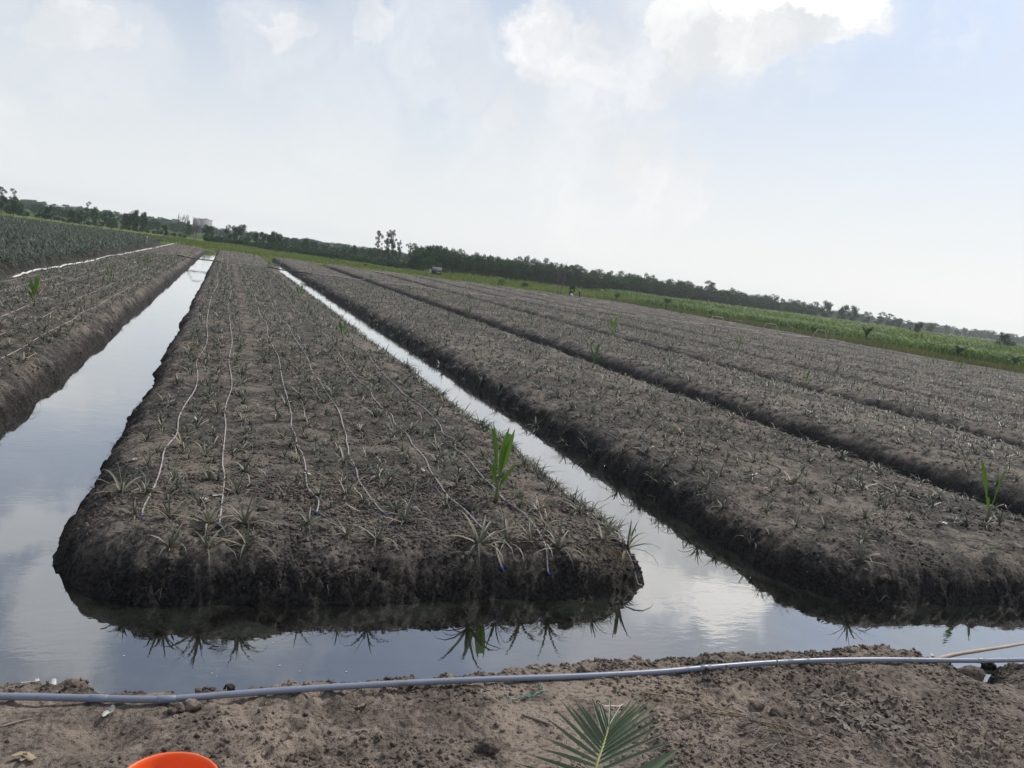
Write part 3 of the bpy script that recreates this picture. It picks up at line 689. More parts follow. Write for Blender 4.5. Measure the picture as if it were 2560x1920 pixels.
for (px, py, R, lab) in ((2428, 1692, .10, 'dark fuzzy clod on the near bank below the gap in the pipe bank'), (2470, 1668, .075, 'black wet clod at the notch beyond the pipe'),
        (1946, 1790, .06, 'round dark clod beside the dry straw on the near bank'), (1895, 1768, .05, 'crumbly clod between the straw and the palm frond'),
        (478, 1774, .055, 'pale clod just below the pipe at the left'), (440, 1778, .05, 'pale clod left of its twin below the pipe at the left'),
        (573, 1722, .035, 'small pale clod behind the pipe at the left'), (768, 1718, .03, 'small round clod behind the pipe right of the first joint'),
        (1220, 1875, .07, 'dark clod at the bottom edge left of the palm frond'), (1465, 1680, .07, 'rounded clod on the bank edge behind the pipe'),
        (660, 1277, .055, 'pale grey clod on the front of the central bed'), (800, 1325, .06, 'dark grey clod near the edge of the central bed'),
        (415, 1398, .055, 'pale clod on the front slope of the central bed'), (1436, 1402, .075, 'black clod set in the front face beside the dry roots'),
        (750, 1195, .045, 'dark round clod beside the third drip tube'), (2210, 1455, .07, 'pale lump on the front face of the right bed')):
    P = hit(px, py); V, Fc = rough_lump(R, int(px)); o = obj('soil_clod', mesh_np('soil_clod', V, Fc, M_bank if py > 1640 else M_clod, True), None, P + np.array([0, 0, R * .3]))
    tag(o, lab, 'clod', 'large clods')

# roots and dry grass hanging on the cut banks
def strands(pts, dirs, L, r0, seed, sag=.5, seg=4):
    r = np.random.default_rng(seed); n = len(pts); v = []
    d = dirs + r.normal(0, .25, dirs.shape); d /= np.linalg.norm(d, axis=1)[:, None]; P = pts.copy(); Ln = L * r.uniform(.4, 1.3, n)
    sd = np.cross(d, np.array([.3, -.9, .3])); sd /= np.linalg.norm(sd, axis=1)[:, None] + 1e-6
    for s in range(seg + 1):
        w = r0 * (1 - .8 * s / seg); v += [P - sd * w, P + sd * w]
        d = d + np.array([0, 0, -sag / seg]) + r.normal(0, .12, d.shape); d /= np.linalg.norm(d, axis=1)[:, None]; P = P + d * (Ln / seg)[:, None]
    V = np.stack(v, 1); o = (np.arange(n) * 2 * (seg + 1))[:, None]
    return V.reshape(-1, 3), [np.concatenate([o + np.array([[2*s, 2*s+1, 2*s+3, 2*s+2]]) for s in range(seg)])], np.repeat(r.uniform(0, 1, n), 2 * (seg + 1))
def tuft(pxs, n, L, spread, name, label, seed, mt, dirv=(0, -.6, .5), sag=1.4, r0=.0025):
    r = np.random.default_rng(seed); mb = MB()
    for (px, py) in pxs:
        P = hit(px, py); pts = P + r.normal(0, spread, (n, 3)) * np.array([1, .4, .4])
        V, Fl, tn = strands(pts, np.tile(np.array(dirv, float), (n, 1)) + r.normal(0, .4, (n, 3)), L, r0, seed + int(px), sag); mb.add(V, Fl, tn)
    o = obj(name, mb.mesh(name, mt)); tag(o, label, 'dry grass' if 'grass' in name else 'roots'); return o
tuft([(1470, 1385), (1500, 1372), (1530, 1380), (1550, 1395)], 60, .22, .05, 'dry_grass_tuft', 'brown dry grass hanging down the right front corner of the central bed', 851, M_drygrass)
tuft([(1925, 1352), (1950, 1362), (1975, 1370)], 40, .24, .06, 'root_tuft', 'tangle of bare roots hanging from the bank of the right bed', 852, M_root)
tuft([(292, 1115), (300, 1130)], 14, .18, .02, 'wire_grass_tuft', 'fine looping grass sticking out over the wide ditch from the central bed', 853, M_root, (-1, -.2, .2), .8, .0018)
tuft([(1040, 1345), (1010, 1372)], 14, .16, .03, 'root_strands', 'pale root strands on the front face left of the largest pineapple plant', 854, M_drygrass)
r2 = np.random.default_rng(860); xs_ = np.r_[r2.uniform(-1, 5, 120), r2.uniform(7.2, 11, 90)]; ys_ = r2.uniform(7.95, 8.3, 210)
V, Fl, tn = strands(np.c_[xs_, ys_, gz(xs_, ys_) + .005], np.tile([0, -.5, .3], (210, 1)), .11, .0018, 861, 1.3)
mbr = MB(); mbr.add(V, Fl, tn)
for (xa, xb, ya, yb, n_, Lr, dv) in ((6.65, 7.25, 8.2, 60, 1300, .13, (-.7, -.2, .1)), (-3.75, -3.05, 14, 60, 1500, .14, (.8, -.3, .1)), (13.3, 15.6, 10, 40, 700, .14, (-.5, -.4, .2)), (-1.3, -.95, 9, 40, 700, .12, (-.6, -.2, .2)), (-1.1, 5.1, 7.95, 8.6, 500, .10, (0, -.6, .1)), (7.0, 11.5, 7.9, 8.6, 500, .10, (0, -.6, .1))):
    xs_ = r2.uniform(xa, xb, n_); ys_ = ya + (yb - ya) * r2.random(n_) ** 2.0; zs_ = gz(xs_, ys_); m_ = zs_ > .06
    V, Fl, tn = strands(np.c_[xs_, ys_, zs_ + .004][m_], np.tile(np.array(dv, float), (int(m_.sum()), 1)) + r2.normal(0, .35, (int(m_.sum()), 3)), Lr, .0035, 862, 1.2, 3); mbr.add(V, Fl, tn)
tag(obj('bank_roots', mbr.mesh('bank_roots', M_root)), 'thin roots sticking out of the cut front banks', 'roots', kind='stuff')

# ------------------------------------------------------------------ coconut seedlings
def blade(L, w, split, bend, seed, el, tw=0.0, nseg=12, pet=.32):
    """one young undivided coconut leaf: narrow petiole, pleated blade, forked tip; built along +X rising at el degrees"""
    r = np.random.default_rng(seed); V = []; W_ = 6
    us = np.linspace(0, 1, nseg + 1); p = np.zeros(3); e = math.radians(el)
    pts = []
    for k_, u in enumerate(us):
        if k_: p = p + np.array([math.cos(e), 0, math.sin(e)]) * (L / nseg)
        pts.append((p.copy(), e)); e -= math.radians(bend) / nseg * (0.4 + 1.2 * u)
    for k_, u in enumerate(us):
        q_ = min(1, max(0, (u - pet) / (1 - pet))); prof = w * (0.07 + 0.93 * math.sin(math.pi * q_ ** 1.15 * .93) ** .75) if q_ > 0 else w * .07
        if u > .97: prof = w * .14
        P, e = pts[k_]; up = np.array([-math.sin(e), 0, math.cos(e)])
        for j in range(W_ + 1):
            s = j / W_ * 2 - 1; gap = 0.0
            if u > 1 - split: gap = (u - (1 - split)) / split * w * .45
            off = s * prof + (math.copysign(gap, s) if s != 0 else 0)
            pl = (.10 if j % 2 else -.05) * prof + abs(s) * prof * .45
            ct, st_ = math.cos(tw), math.sin(tw); Yv = np.array([0, 1.0, 0]); V.append(P + (Yv * ct + up * st_) * off + (up * ct - Yv * st_) * pl)
    Fq = []
    n = W_ + 1
    for k_ in range(nseg):
        for j in range(W_):
            if us[k_ + 1] > 1 - split + .01 and j in (W_ // 2 - 1, W_ // 2) and us[k_] >= 1 - split: continue
            Fq.append((k_ * n + j, k_ * n + j + 1, (k_ + 1) * n + j + 1, (k_ + 1) * n + j))
    V = np.array(V)
    return V, np.array(Fq)
def seedling(px, py, ph, leaves, label, group='coconut seedlings planted along the beds', seed=0, tl=None, wscale=1.0, stem=True):
    P = hit(px, py); D = (RC.T @ (P - CP))[2]; Hh = ph * D / F
    e = empty('coconut_seedling', P - np.array([0, 0, .01]))
    st = MB(); V, Fl = tube([(0, 0, 0), (0.01 * Hh, 0, .12 * Hh), (0.015 * Hh, 0, .30 * Hh)], [.035 * Hh, .024 * Hh, .012 * Hh], 8); st.add(V, Fl)
    obj('stem', st.mesh('stem', M_stem, True), e)
    for k_, (az, el, Lf, wf, bend, split) in enumerate(leaves):
        V, Fq = blade(Lf * Hh, wf * Hh * wscale, split, bend, seed + k_, el, math.radians((62, -70, 50, -55, 20, -20)[k_ % 6]) * abs(math.cos(math.radians(az))))
        tn = (tl if tl is not None else .3 + .5 * ((k_ * 37 + seed) % 10) / 10)
        o = obj('leaf', mesh_np('leaf', V, Fq, M_coco, True, np.full(len(V), tn)), e, (0, 0, .10 * Hh), (0, 0, math.radians(az)))
    return tag(e, label, 'coconut seedling', group)
seedling(1237, 1258, 186, [(10, 88, .95, .072, 11, .10), (170, 85, 1.02, .034, 13, .10), (205, 79, .52, .032, 16, .10), (-14, 73, .55, .034, 20, .10), (-75, 70, .46, .028, 20, .1), (15, 84, .84, .042, 4, .1)],
         'largest bright green coconut seedling, on the right front part of the central bed', seed=3, tl=.72)
SL = [(85, 765, 78, 'coconut seedling at the left edge of the photo on the left bed', 1.2), (275, 704, 44, 'second nearest coconut seedling on the left bed', 1), (367, 666, 32, 'third coconut seedling on the left bed, near the white scrap', 1),
      (747, 751, 40, 'coconut seedling on the central bed beside the narrow ditch about midway', 1.1), (855, 855, 60, 'coconut seedling on the central bed second behind the big one', 1.1), (671, 668, 15, 'small coconut seedling at the ditch edge near the pipe arch', 1.4),
      (700, 702, 20, 'withered coconut seedling just left of the narrow ditch', .7), (1169, 806, 42, 'slim coconut seedling standing alone on the right bed before the dark furrow', .7), (1481, 922, 68, 'coconut seedling leaning left in front of the dark furrow', .8),
      (1529, 840, 50, 'bright coconut seedling with broad leaves near the middle of the field', 1.2), (1550, 800, 24, 'yellowish coconut seedling behind the bright one in mid field', 1), (1782, 841, 24, 'coconut seedling below the white scrap on the far right field', 1),
      (1845, 875, 34, 'yellow leaved coconut seedling on the right side of the field', 1.1), (2008, 978, 58, 'coconut seedling with one upright green leaf beside the third furrow', .8), (2395, 935, 34, 'dull tilted coconut seedling at the far right of the field', 1),
      (2128, 907, 30, 'thin dry coconut seedling at right, a bare stalk', .3), (2433, 1012, 42, 'withered coconut seedling with a pale bent leaf at right', .35), (1020, 737, 18, 'yellowish coconut seedling beside the pipe in the far field', 1),
      (926, 705, 20, 'yellowish coconut seedling at the second pipe arch', .9), (1156, 743, 18, 'yellow coconut seedling farther right beside the pipe', .9), (992, 698, 14, 'small dark seedling stalk left of the thatched hut line', .5),
      (1075, 704, 14, 'small dark seedling stalk below the hut', .5), (1546, 862, 16, 'low yellowish seedling at mid field in front of the bright one', 1), (1448, 762, 16, 'small dark seedling in the field below the two people', .6), (1346, 742, 14, 'small seedling stalk below the dark wood', .5),
      (635, 648, 16, 'small dark seedling at the far end of the central bed', .6), (1365, 770, 18, 'dark seedling beside the small riser in the far field', .6)]
r3 = np.random.default_rng(901)
for k_, (px, py, ph, lab, ws) in enumerate(SL):
    a0 = r3.uniform(-30, 30)
    lv = [(a0, r3.uniform(81, 88), .98, .088, r3.uniform(4, 12), .14), (a0 + 180, r3.uniform(74, 84), .88, .07, r3.uniform(6, 18), .14), (a0 + r3.uniform(-60, 60), r3.uniform(58, 72), .6, .055, 14, .14), (a0 + 180 + r3.uniform(-60, 60), r3.uniform(52, 68), .55, .05, 18, .14)]
    if ws < .6: lv = lv[:2]
    seedling(px, py, ph * .92, lv, lab, seed=20 + k_, wscale=.78 * ws, tl=(.8 if 'yellow' in lab or 'bright' in lab else (.1 if ('dark' in lab or 'wither' in lab or 'dry' in lab) else None)))
# the two-leaved seedling on the right bed
seedling(2467, 1304, 140, [(178, 73, 1.05, .036, 12, .08), (-4, 80, .92, .050, 5, .1), (200, 70, .42, .03, 12, .1), (20, 68, .40, .03, 15, .1), (90, 74, .4, .03, 10, .1)], 'coconut seedling with two long separate leaves on the right bed', seed=71, tl=.6)
seedling(1681, 1082, 16, [(0, 60, 1, .16, 30, .3), (120, 45, 1, .16, 30, .3), (240, 50, 1, .16, 30, .3)], 'small bright yellow green sprout in the rows of the right bed', seed=75, tl=1.0)

# ------------------------------------------------------------------ palm frond in the foreground
def leaflet(A, B, w, sag, tn, mt=None):
    A = np.array(A); B = np.array(B); d = B - A; L = np.linalg.norm(d); d /= L; view = CP - (A + B) / 2; view /= np.linalg.norm(view)
    s = np.cross(d, view); s /= np.linalg.norm(s); nrm = np.cross(s, d); V = []; us = [0, .12, .35, .6, .82, 1]; ws = [.35, .85, 1, .8, .45, 0]
    for u, ww in zip(us, ws):
        c = A + d * L * u - np.array([0, 0, sag * L * u * u]); V += [c - s * w * ww + nrm * w * ww * .7, c, c + s * w * ww + nrm * w * ww * .7]
    Fq = [(k * 3 + j, k * 3 + j + 1, k * 3 + j + 4, k * 3 + j + 3) for k in range(5) for j in range(2)]
    return np.array(V), np.array(Fq)
def pz(x, y, D): return at(x, y, D)
palm_base = np.array([2.02, 2.95, 0.49])
palm = empty('palm_sapling', palm_base); tag(palm, 'palm sapling in the foreground, its feathered frond rising from the bottom edge', 'palm sapling')
def child_mesh(name, me): return obj(name, me, palm, tuple(-palm_base))
RA = [(1470, 2080, 3.45), (1480, 1990, 3.52), (1490, 1918, 3.6), (1500, 1888, 3.66), (1509, 1862, 3.72), (1516, 1838, 3.78), (1522, 1815, 3.84)]
Rp = np.array([pz(*p) for p in RA]); V, Fl = tube(smooth_path(Rp, 24), np.linspace(.009, .003, 24), 8)
child_mesh('rachis', mesh_np('rachis', V, Fl, M_rachis, True))
V, Fl = tube(smooth_path(np.array([palm_base, palm_base + [.0, .05, .2], Rp[0] - [0, .02, .12], Rp[0]]), 12), np.linspace(.04, .015, 12), 8)
child_mesh('stem', mesh_np('stem', V, Fl, M_stem, True))
TL = [(1262, 1950), (1290, 1905), (1320, 1880), (1345, 1860), (1345, 1832), (1362, 1795), (1384, 1765), (1399, 1748), (1411, 1743), (1430, 1742), (1448, 1743), (1476, 1734), (1484, 1740), (1495, 1742), (1506, 1741), (1532, 1737)]
TR = [(1720, 1960), (1700, 1905), (1686, 1836), (1677, 1820), (1674, 1796), (1669, 1777), (1656, 1766), (1651, 1748), (1630, 1742), (1617, 1740), (1608, 1738), (1590, 1733), (1572, 1737), (1552, 1758)]
def rach(u):
    s = u * (len(Rp) - 1 - .001); i = int(s); return Rp[i] * (1 - (s - i)) + Rp[i + 1] * (s - i)
for side, T in (('l', TL), ('r', TR)):
    n = len(T)
    for k_, (tx, ty) in enumerate(T):
        u = .14 + .86 * (k_ / (n - 1)) ** .9
        A = rach(u); B = pz(tx, ty, 3.72 + .30 * k_ / n)
        V, Fq = leaflet(A, B, .0088 if k_ < n - 4 else .006, .02, .5)
        tt_ = np.full(len(V), random.uniform(.1, .75)); tt_[-3:] = 1.0; tt_[-6:-3] = (.95 if random.random() < .35 else tt_[0])
        bend = np.repeat(np.array([0, .12, .35, .6, .82, 1]) ** 2, 3)[:, None] * np.array([random.gauss(0, .014), random.gauss(0, .012), random.gauss(-.006, .01)]); V = V + bend
        child_mesh('leaflet', mesh_np('leaflet', V, Fq, M_frond, True, tt_))
V, Fq = leaflet(pz(1560, 1965, 3.35), pz(1698, 1868, 3.5), .024, .02, .5)
lf = child_mesh('leaf', mesh_np('leaf', V, Fq, M_frond, True, np.full(len(V), .3))); lf['label'] = 'broad green young leaf at the right of the frond'
V, Fq = leaflet(pz(1600, 1960, 3.4), pz(1680, 1905, 3.5), .012, .02, .5)
child_mesh('leaf', mesh_np('leaf', V, Fq, M_frond, True, np.full(len(V), .1)))

# ------------------------------------------------------------------ pipe, bucket and scraps on the near bank
PP = [(-330, 1733), (-120, 1736), (0, 1737), (200, 1742), (400, 1747.5), (520, 1741), (640, 1732.5), (900, 1717), (1200, 1700.5), (1420, 1690), (1640, 1677), (1780, 1665.5), (1900, 1657.5), (2040, 1652.5), (2200, 1652), (2400, 1653), (2560, 1649), (2800, 1640)]
Pp = np.array([gp(x, y, .505) for x, y in PP]); Q = smooth_path(Pp, 160); Q = Q[np.argsort(Q[:, 0])]; Q[:, 2] = .505 + .010 * np.sin(Q[:, 0] * 1.3)
V, Fl = tube(Q, .0225, 14); pipe = obj('water_pipe', mesh_np('water_pipe', V, Fl, M_pvc, True)); tag(pipe, 'long blue grey plastic water pipe lying across the near bank', 'pipe')
for px in (268, 427, 1781, 2465):
    k_ = int(np.argmin(np.abs(Q[:, 0] - gp(px, np.interp(px, [p[0] for p in PP], [p[1] for p in PP]), .535)[0]))); k_ = min(max(k_, 2), len(Q) - 3)
    d = Q[k_ + 1] - Q[k_ - 1]; d /= np.linalg.norm(d)
    V, Fl = tube([Q[k_] - d * .055, Q[k_] - d * .052, Q[k_] + d * .052, Q[k_] + d * .055], [.0225, .0252, .0252, .0225], 14); obj('coupling', mesh_np('coupling', V, Fl, M_pvc, True), pipe)
k_ = int(np.argmin(np.abs(Q[:, 0] - gp(1961, 1655, .535)[0]))); V, Fl = tube([Q[k_] - [.006, 0, 0], Q[k_] + [.006, 0, 0]], .0262, 12)
sw = obj('pipe_tie', mesh_np('pipe_tie', V, Fl, M_wood), pipe)
# bucket: rim circle through three pixels at rim height
zr = .80; a, b, c = [gp(x, y, zr)[:2] for x, y in ((315.4, 1920), (434, 1878.5), (547, 1920))]
Mx = np.array([b - a, c - a]) * 2; cen = np.linalg.solve(Mx, np.array([b @ b - a @ a, c @ c - a @ a])); Rr = np.linalg.norm(cen - a)
print('bucket radius', Rr, 'centre', cen)
prof = [(0, .0), (.70, .0), (.72, .02), (.93, .93), (.98, .935), (1.0, .955), (1.0, .985), (.985, 1.0), (.955, 1.0), (.935, .985), (.92, .93), (.70, .05), (0, .04)]
hB = zr - .47; n = 64; V = []
for (r, h) in prof:
    for j in range(n): V.append((max(r, .001) * Rr * math.cos(j * 2 * math.pi / n), max(r, .001) * Rr * math.sin(j * 2 * math.pi / n), h * hB))
V = np.array(V); j = np.arange(n); Fq = np.concatenate([np.stack([k * n + j, k * n + (j + 1) % n, (k + 1) * n + (j + 1) % n, (k + 1) * n + j], 1) for k in range(len(prof) - 1)])
bk = empty('bucket', (cen[0], cen[1], .47)); tag(bk, 'orange plastic bucket cut off by the bottom edge of the photo', 'bucket')
obj('shell', mesh_np('shell', V, Fq, M_orange, True), bk)
hp = [(Rr * 1.0 * math.cos(t), Rr * 1.0 * math.sin(t) * .5 - Rr * .92 * abs(math.sin(t)), hB * .9 - .20 * math.sin(t)) for t in np.linspace(math.pi, 0, 24)]
V, Fl = tube(hp, .003, 6); obj('handle', mesh_np('handle', V, Fl, M_pvcd, True), bk)

def stalk(pix, r, mt, name, label, cat, lift=.008, taper=.6, group=None):
    P = np.array([hit(*p) for p in pix]); Q = smooth_path(P, max(8, 6 * len(P))); zq = np.maximum(gz(Q[:, 0], Q[:, 1]), 0.0); tq = np.linspace(0, 1, len(Q)); cf = np.polyfit(tq, zq, 1); Q[:, 2] = np.polyval(cf, tq) + .35 * max(0.0, float(np.max(zq - np.polyval(cf, tq)))) + lift
    V, Fl = tube(Q, np.linspace(r, r * taper, len(Q)), 6); return tag(obj(name, mesh_np(name, V, Fl, mt, True, np.full(len(V), random.uniform(.3, .8)))), label, cat, group)
g_ = 'dry reed stalks on the bank'
stalk([(1601, 1735), (1700, 1757), (1800, 1782), (1850, 1793)], .006, M_drygrass, 'reed_stalk', 'longest pale reed stalk, running right from the tips of the frond', 'reed stalk', group=g_)
stalk([(1640, 1738), (1655, 1722), (1657, 1713)], .005, M_drygrass, 'reed_stalk', 'short forked straw piece standing across the longest reed stalk', 'reed stalk', .012, group=g_)
stalk([(1735, 1777), (1790, 1790), (1870, 1799)], .005, M_drygrass, 'reed_stalk', 'reed stalk just below the far end of the longest one', 'reed stalk', group=g_)
stalk([(1694, 1734), (1738, 1742)], .013, M_wood, 'stick', 'short thick stick above the clod right of the frond', 'stick', group='sticks on the bank')
stalk([(1880, 1802), (1960, 1822), (2040, 1848), (2105, 1868)], .005, M_drygrass, 'reed_stalk', 'long reed stalk at the top of the straw bundle by the leaf litter', 'reed stalk', group=g_)
stalk([(1885, 1822), (1960, 1838), (2030, 1856), (2090, 1867)], .005, M_drygrass, 'reed_stalk', 'long reed stalk in the middle of the straw bundle by the leaf litter', 'reed stalk', group=g_)
stalk([(1900, 1812), (1985, 1845), (2050, 1862)], .004, M_drygrass, 'reed_stalk', 'thin reed stalk crossing the straw bundle by the leaf litter', 'reed stalk', group=g_)
stalk([(1305, 1790), (1340, 1803), (1372, 1813)], .009, M_wood, 'stick', 'weathered stick left of the palm frond', 'stick', group='sticks on the bank')
stalk([(0, 1822), (40, 1812), (80, 1802)], .006, M_wood, 'stick', 'thin dark stick at the left edge of the bank', 'stick', group='sticks on the bank')
stalk([(2182, 1204), (2230, 1230), (2284, 1252)], .016, M_wood, 'stick', 'pale straight stick lying on the right bed', 'stick', .02, .9)
stalk([(885, 1835), (905, 1832), (918, 1836)], .006, M_wood, 'stick', 'small dark twig on the bare bank in the middle', 'stick', group='sticks on the bank')
stalk([(612, 1898), (640, 1880), (655, 1872)], .004, M_drygrass, 'reed_stalk', 'pale straw right of the orange bucket', 'reed stalk', group=g_)
stalk([(1426, 1387), (1470, 1398)], .001, M_drygrass, 'straw', 'thin straw on the front of the central bed by the black clod', 'straw')
# twine
tw = [(1263, 1756), (1275, 1755), (1300, 1748), (1316, 1744), (1325, 1748), (1318, 1742), (1330, 1745), (1345, 1735), (1358, 1731), (1357, 1724), (1349, 1718), (1347, 1712)]
P = np.array([hit(*p) for p in tw]); Q = smooth_path(P, 60); Q[:, 2] = gz(Q[:, 0], Q[:, 1]) + .012 + .006 * np.sin(np.arange(60)); V, Fl = tube(Q, .0035, 5)
tag(obj('twine', mesh_np('twine', V, Fl, M_twine)), 'frayed green twine on the bank below the pipe', 'twine')
# flat scraps
def scrap(pix, w, mt, name, label, cat, lift=.012, curl=.02, group=None):
    P = np.array([hit(*p) for p in pix]); Q = smooth_path(P, 9); Q[:, 2] = np.maximum(gz(Q[:, 0], Q[:, 1]), 0.0) + lift + curl * np.abs(np.linspace(-1, 1, 9)); T = np.gradient(Q, axis=0); T /= np.linalg.norm(T, axis=1)[:, None]
    s = np.cross(T, [0, 0, 1.0]); s /= np.linalg.norm(s, axis=1)[:, None]; ww = (w * np.array([.5, .9, 1, 1, 1, 1, .95, .8, .35]))[:, None]
    V = np.stack([Q - s * ww + [0, 0, .004], Q - [0, 0, .003], Q + s * ww + [0, 0, .004], Q + s * ww + [0, 0, .006], Q + [0, 0, .000], Q - s * ww + [0, 0, .006]], 1).reshape(-1, 3)
    Fq = np.array([(k * 6 + a, k * 6 + (a + 1) % 6, k * 6 + 6 + (a + 1) % 6, k * 6 + 6 + a) for k in range(8) for a in range(6)])
    return tag(obj(name, mesh_np(name, V, Fq, mt, True, np.full(len(V), .95))), label, cat, group)
scrap([(257, 1813), (265, 1795), (282, 1782)], .018, M_whitescrap, 'leaf_strip', 'white dry leaf strip in the hollow below the pipe', 'leaf strip', curl=.03)
scrap([(54, 1720), (75, 1716), (92, 1708)], .02, M_whitescrap, 'husk_strip', 'pale husk strip behind the pipe at the left, lower one', 'husk strip', group='husk strips'); scrap([(117, 1720), (126, 1714), (134, 1708)], .02, M_whitescrap, 'husk_strip', 'pale husk strip behind the pipe at the left, right one', 'husk strip', group='husk strips')
scrap([(1491, 1772), (1505, 1779), (1530, 1777), (1559, 1772)], .006, M_whitescrap, 'plastic_strip', 'white curved strip beside the hole behind the palm frond', 'plastic strip', .02)
scrap([(882, 1808), (886, 1800)], .012, M_litter, 'wood_chip', 'pale wood chip on the bare bank, upper one', 'wood chip', group='pale wood chips'); scrap([(876, 1822), (880, 1814)], .012, M_litter, 'wood_chip', 'pale wood chip on the bare bank, lower one', 'wood chip', group='pale wood chips')
scrap([(894, 1780), (905, 1775), (916, 1773)], .009, M_litter, 'wood_chip', 'thin pale wood chip above the pair on the bare bank', 'wood chip', group='pale wood chips')
scrap([(30, 1905), (60, 1898), (88, 1912)], .02, M_drygrass, 'leaf_strip', 'bent straw coloured leaf at the bottom left corner', 'leaf strip'); scrap([(52, 1918), (62, 1900)], .015, M_drygrass, 'leaf_strip', 'small straw leaf in the bottom left corner', 'leaf strip')
scrap([(485, 1048), (500, 1056)], .02, M_whitescrap, 'paper_scrap', 'white scrap between the two leftmost drip tubes', 'paper scrap'); scrap([(532, 1247), (552, 1241)], .02, M_whitescrap, 'paper_scrap', 'white scrap just left of the second drip tube', 'paper scrap'); scrap([(496, 1252), (520, 1254)], .025, M_whitescrap, 'paper_scrap', 'white scrap behind the wide pineapple plant', 'paper scrap')
scrap([(862, 1270), (903, 1285)], .016, M_litter, 'leaf_strip', 'grey fallen leaf between the third and fourth blue caps', 'leaf strip'); scrap([(332, 1156), (340, 1150)], .02, M_whitescrap, 'paper_scrap', 'white scrap on the left shoulder of the central bed', 'paper scrap')
scrap([(924, 1259), (932, 1256)], .02, M_whitescrap, 'paper_scrap', 'white scrap tied on the middle drip tube', 'paper scrap', .02); scrap([(758, 1187), (783, 1193)], .014, M_whitescrap, 'paper_scrap', 'white scrap beside the dark clod by the third drip tube', 'paper scrap')
scrap([(1050, 1177), (1064, 1183)], .022, M_whitescrap, 'paper_scrap', 'white scrap left of the fifth drip tube', 'paper scrap'); scrap([(324, 658), (338, 659)], .08, M_whitescrap, 'paper_scrap', 'white scrap on the far part of the left bed', 'paper scrap', .05)
scrap([(1780, 814), (1790, 815)], .1, M_whitescrap, 'paper_scrap', 'white scrap on the far right field beside a pipe', 'paper scrap', .1); scrap([(1872, 1192), (1892, 1188)], .02, M_whitescrap, 'paper_scrap', 'white scrap on the ditch side of the right bed', 'paper scrap')
scrap([(2345, 1318), (2362, 1314)], .035, M_whitescrap, 'paper_scrap', 'white lump of paper on the right bed', 'paper scrap', .03); scrap([(2505, 1278), (2525, 1272)], .02, M_whitescrap, 'paper_scrap', 'white scrap right of the two leaved seedling', 'paper scrap')
scrap([(2188, 1503), (2222, 1506)], .012, M_wood, 'stick', 'pale floating stick at the foot of the right bed', 'stick', .004, 0)
scrap([(2325, 1642), (2332, 1648)], .02, M_whitescrap, 'leaf_strip', 'pale scrap on the bank edge behind the pipe', 'leaf strip')
# floating palm stem at right
P = np.array([gp(x, y, .03) for x, y in ((2330, 1646), (2380, 1632), (2440, 1622), (2500, 1613), (2570, 1602), (2700, 1590))]); Q = smooth_path(P, 30)
Q[:, 2] = np.interp(np.arange(30), [0, 8, 18, 30], [.004, -.002, -.006, -.010]); V, Fl = tube(Q, np.linspace(.022, .016, 30) * (1 + .06 * np.sin(np.arange(30) * 1.7)), 10)
tag(obj('floating_log', mesh_np('floating_log', V, Fl, M_palmwood, True)), 'orange brown palm log floating half sunk by the bank at right', 'log')
# leaf litter patch and debris on the bank
def px_cloud(cx, cy, sx, sy, n, seed):
    r = np.random.default_rng(seed); out = []
    for _ in range(n):
        p = gp(cx + r.normal(0, sx), cy + r.normal(0, sy), .5); out.append(p[:2])
    return np.array(out)
mb = MB()
for (cx, cy, sx, sy, n, L, w, sd_) in ((2170, 1785, 70, 25, 260, .10, .028, 1), (2080, 1760, 70, 22, 120, .07, .02, 2), (2230, 1840, 110, 35, 160, .07, .02, 3), (1780, 1800, 60, 25, 120, .06, .012, 4), (1930, 1830, 80, 25, 150, .14, .006, 5), (2470, 1860, 60, 30, 80, .07, .02, 6), (2000, 1870, 300, 40, 200, .06, .014, 11)):
    V, Fl, tn = scatter_leaves(px_cloud(cx, cy, sx, sy, n, 870 + sd_), L, w, 880 + sd_, M_litter, '', .008, .8); mb.add(V, Fl, tn)
tag(obj('leaf_litter', mb.mesh('leaf_litter', M_litter)), 'heap of curled grey dry leaves and stems on the near bank at right', 'leaf litter', kind='stuff')
r4 = np.random.default_rng(890); pts = np.stack([r4.uniform(-2, 9, 1500), r4.uniform(3, 5.6, 1500)], 1)
V, Fl, tn = scatter_leaves(pts, .05, .006, 891, M_drygrass, '', .006, .3)
tag(obj('straw_bits', mesh_np('straw_bits', V, Fl, M_litter, False, tn)), 'bits of straw and twig scattered over the near bank', 'plant litter', kind='stuff')
# flecks floating on the water
r4 = np.random.default_rng(895); n = 90; pts = np.stack([r4.uniform(-3, 9, n), 5.7 + 2.1 * r4.random(n)], 1); pts[:40, 0] = r4.uniform(-3, -1.4, 40); pts[:40, 1] = r4.uniform(6, 18, 40)
ok = gz(pts[:, 0], pts[:, 1]) < .01; pts = pts[ok]; n = len(pts); a = r4.uniform(0, 6.28, n); s = r4.uniform(.003, .009, n)
V = np.stack([np.stack([pts[:, 0] + s * np.cos(a + q) * (1.6 if q < 1 else 1), pts[:, 1] + s * np.sin(a + q), np.full(n, .004)], 1) for q in (0, 1.3, 2.9, 4.4)], 1).reshape(-1, 3)
tag(obj('floating_flecks', mesh_np('floating_flecks', V, (np.arange(n) * 4)[:, None] + np.arange(4)[None], M_whitescrap)), 'tiny pale flecks floating on the water', 'flecks', kind='stuff')

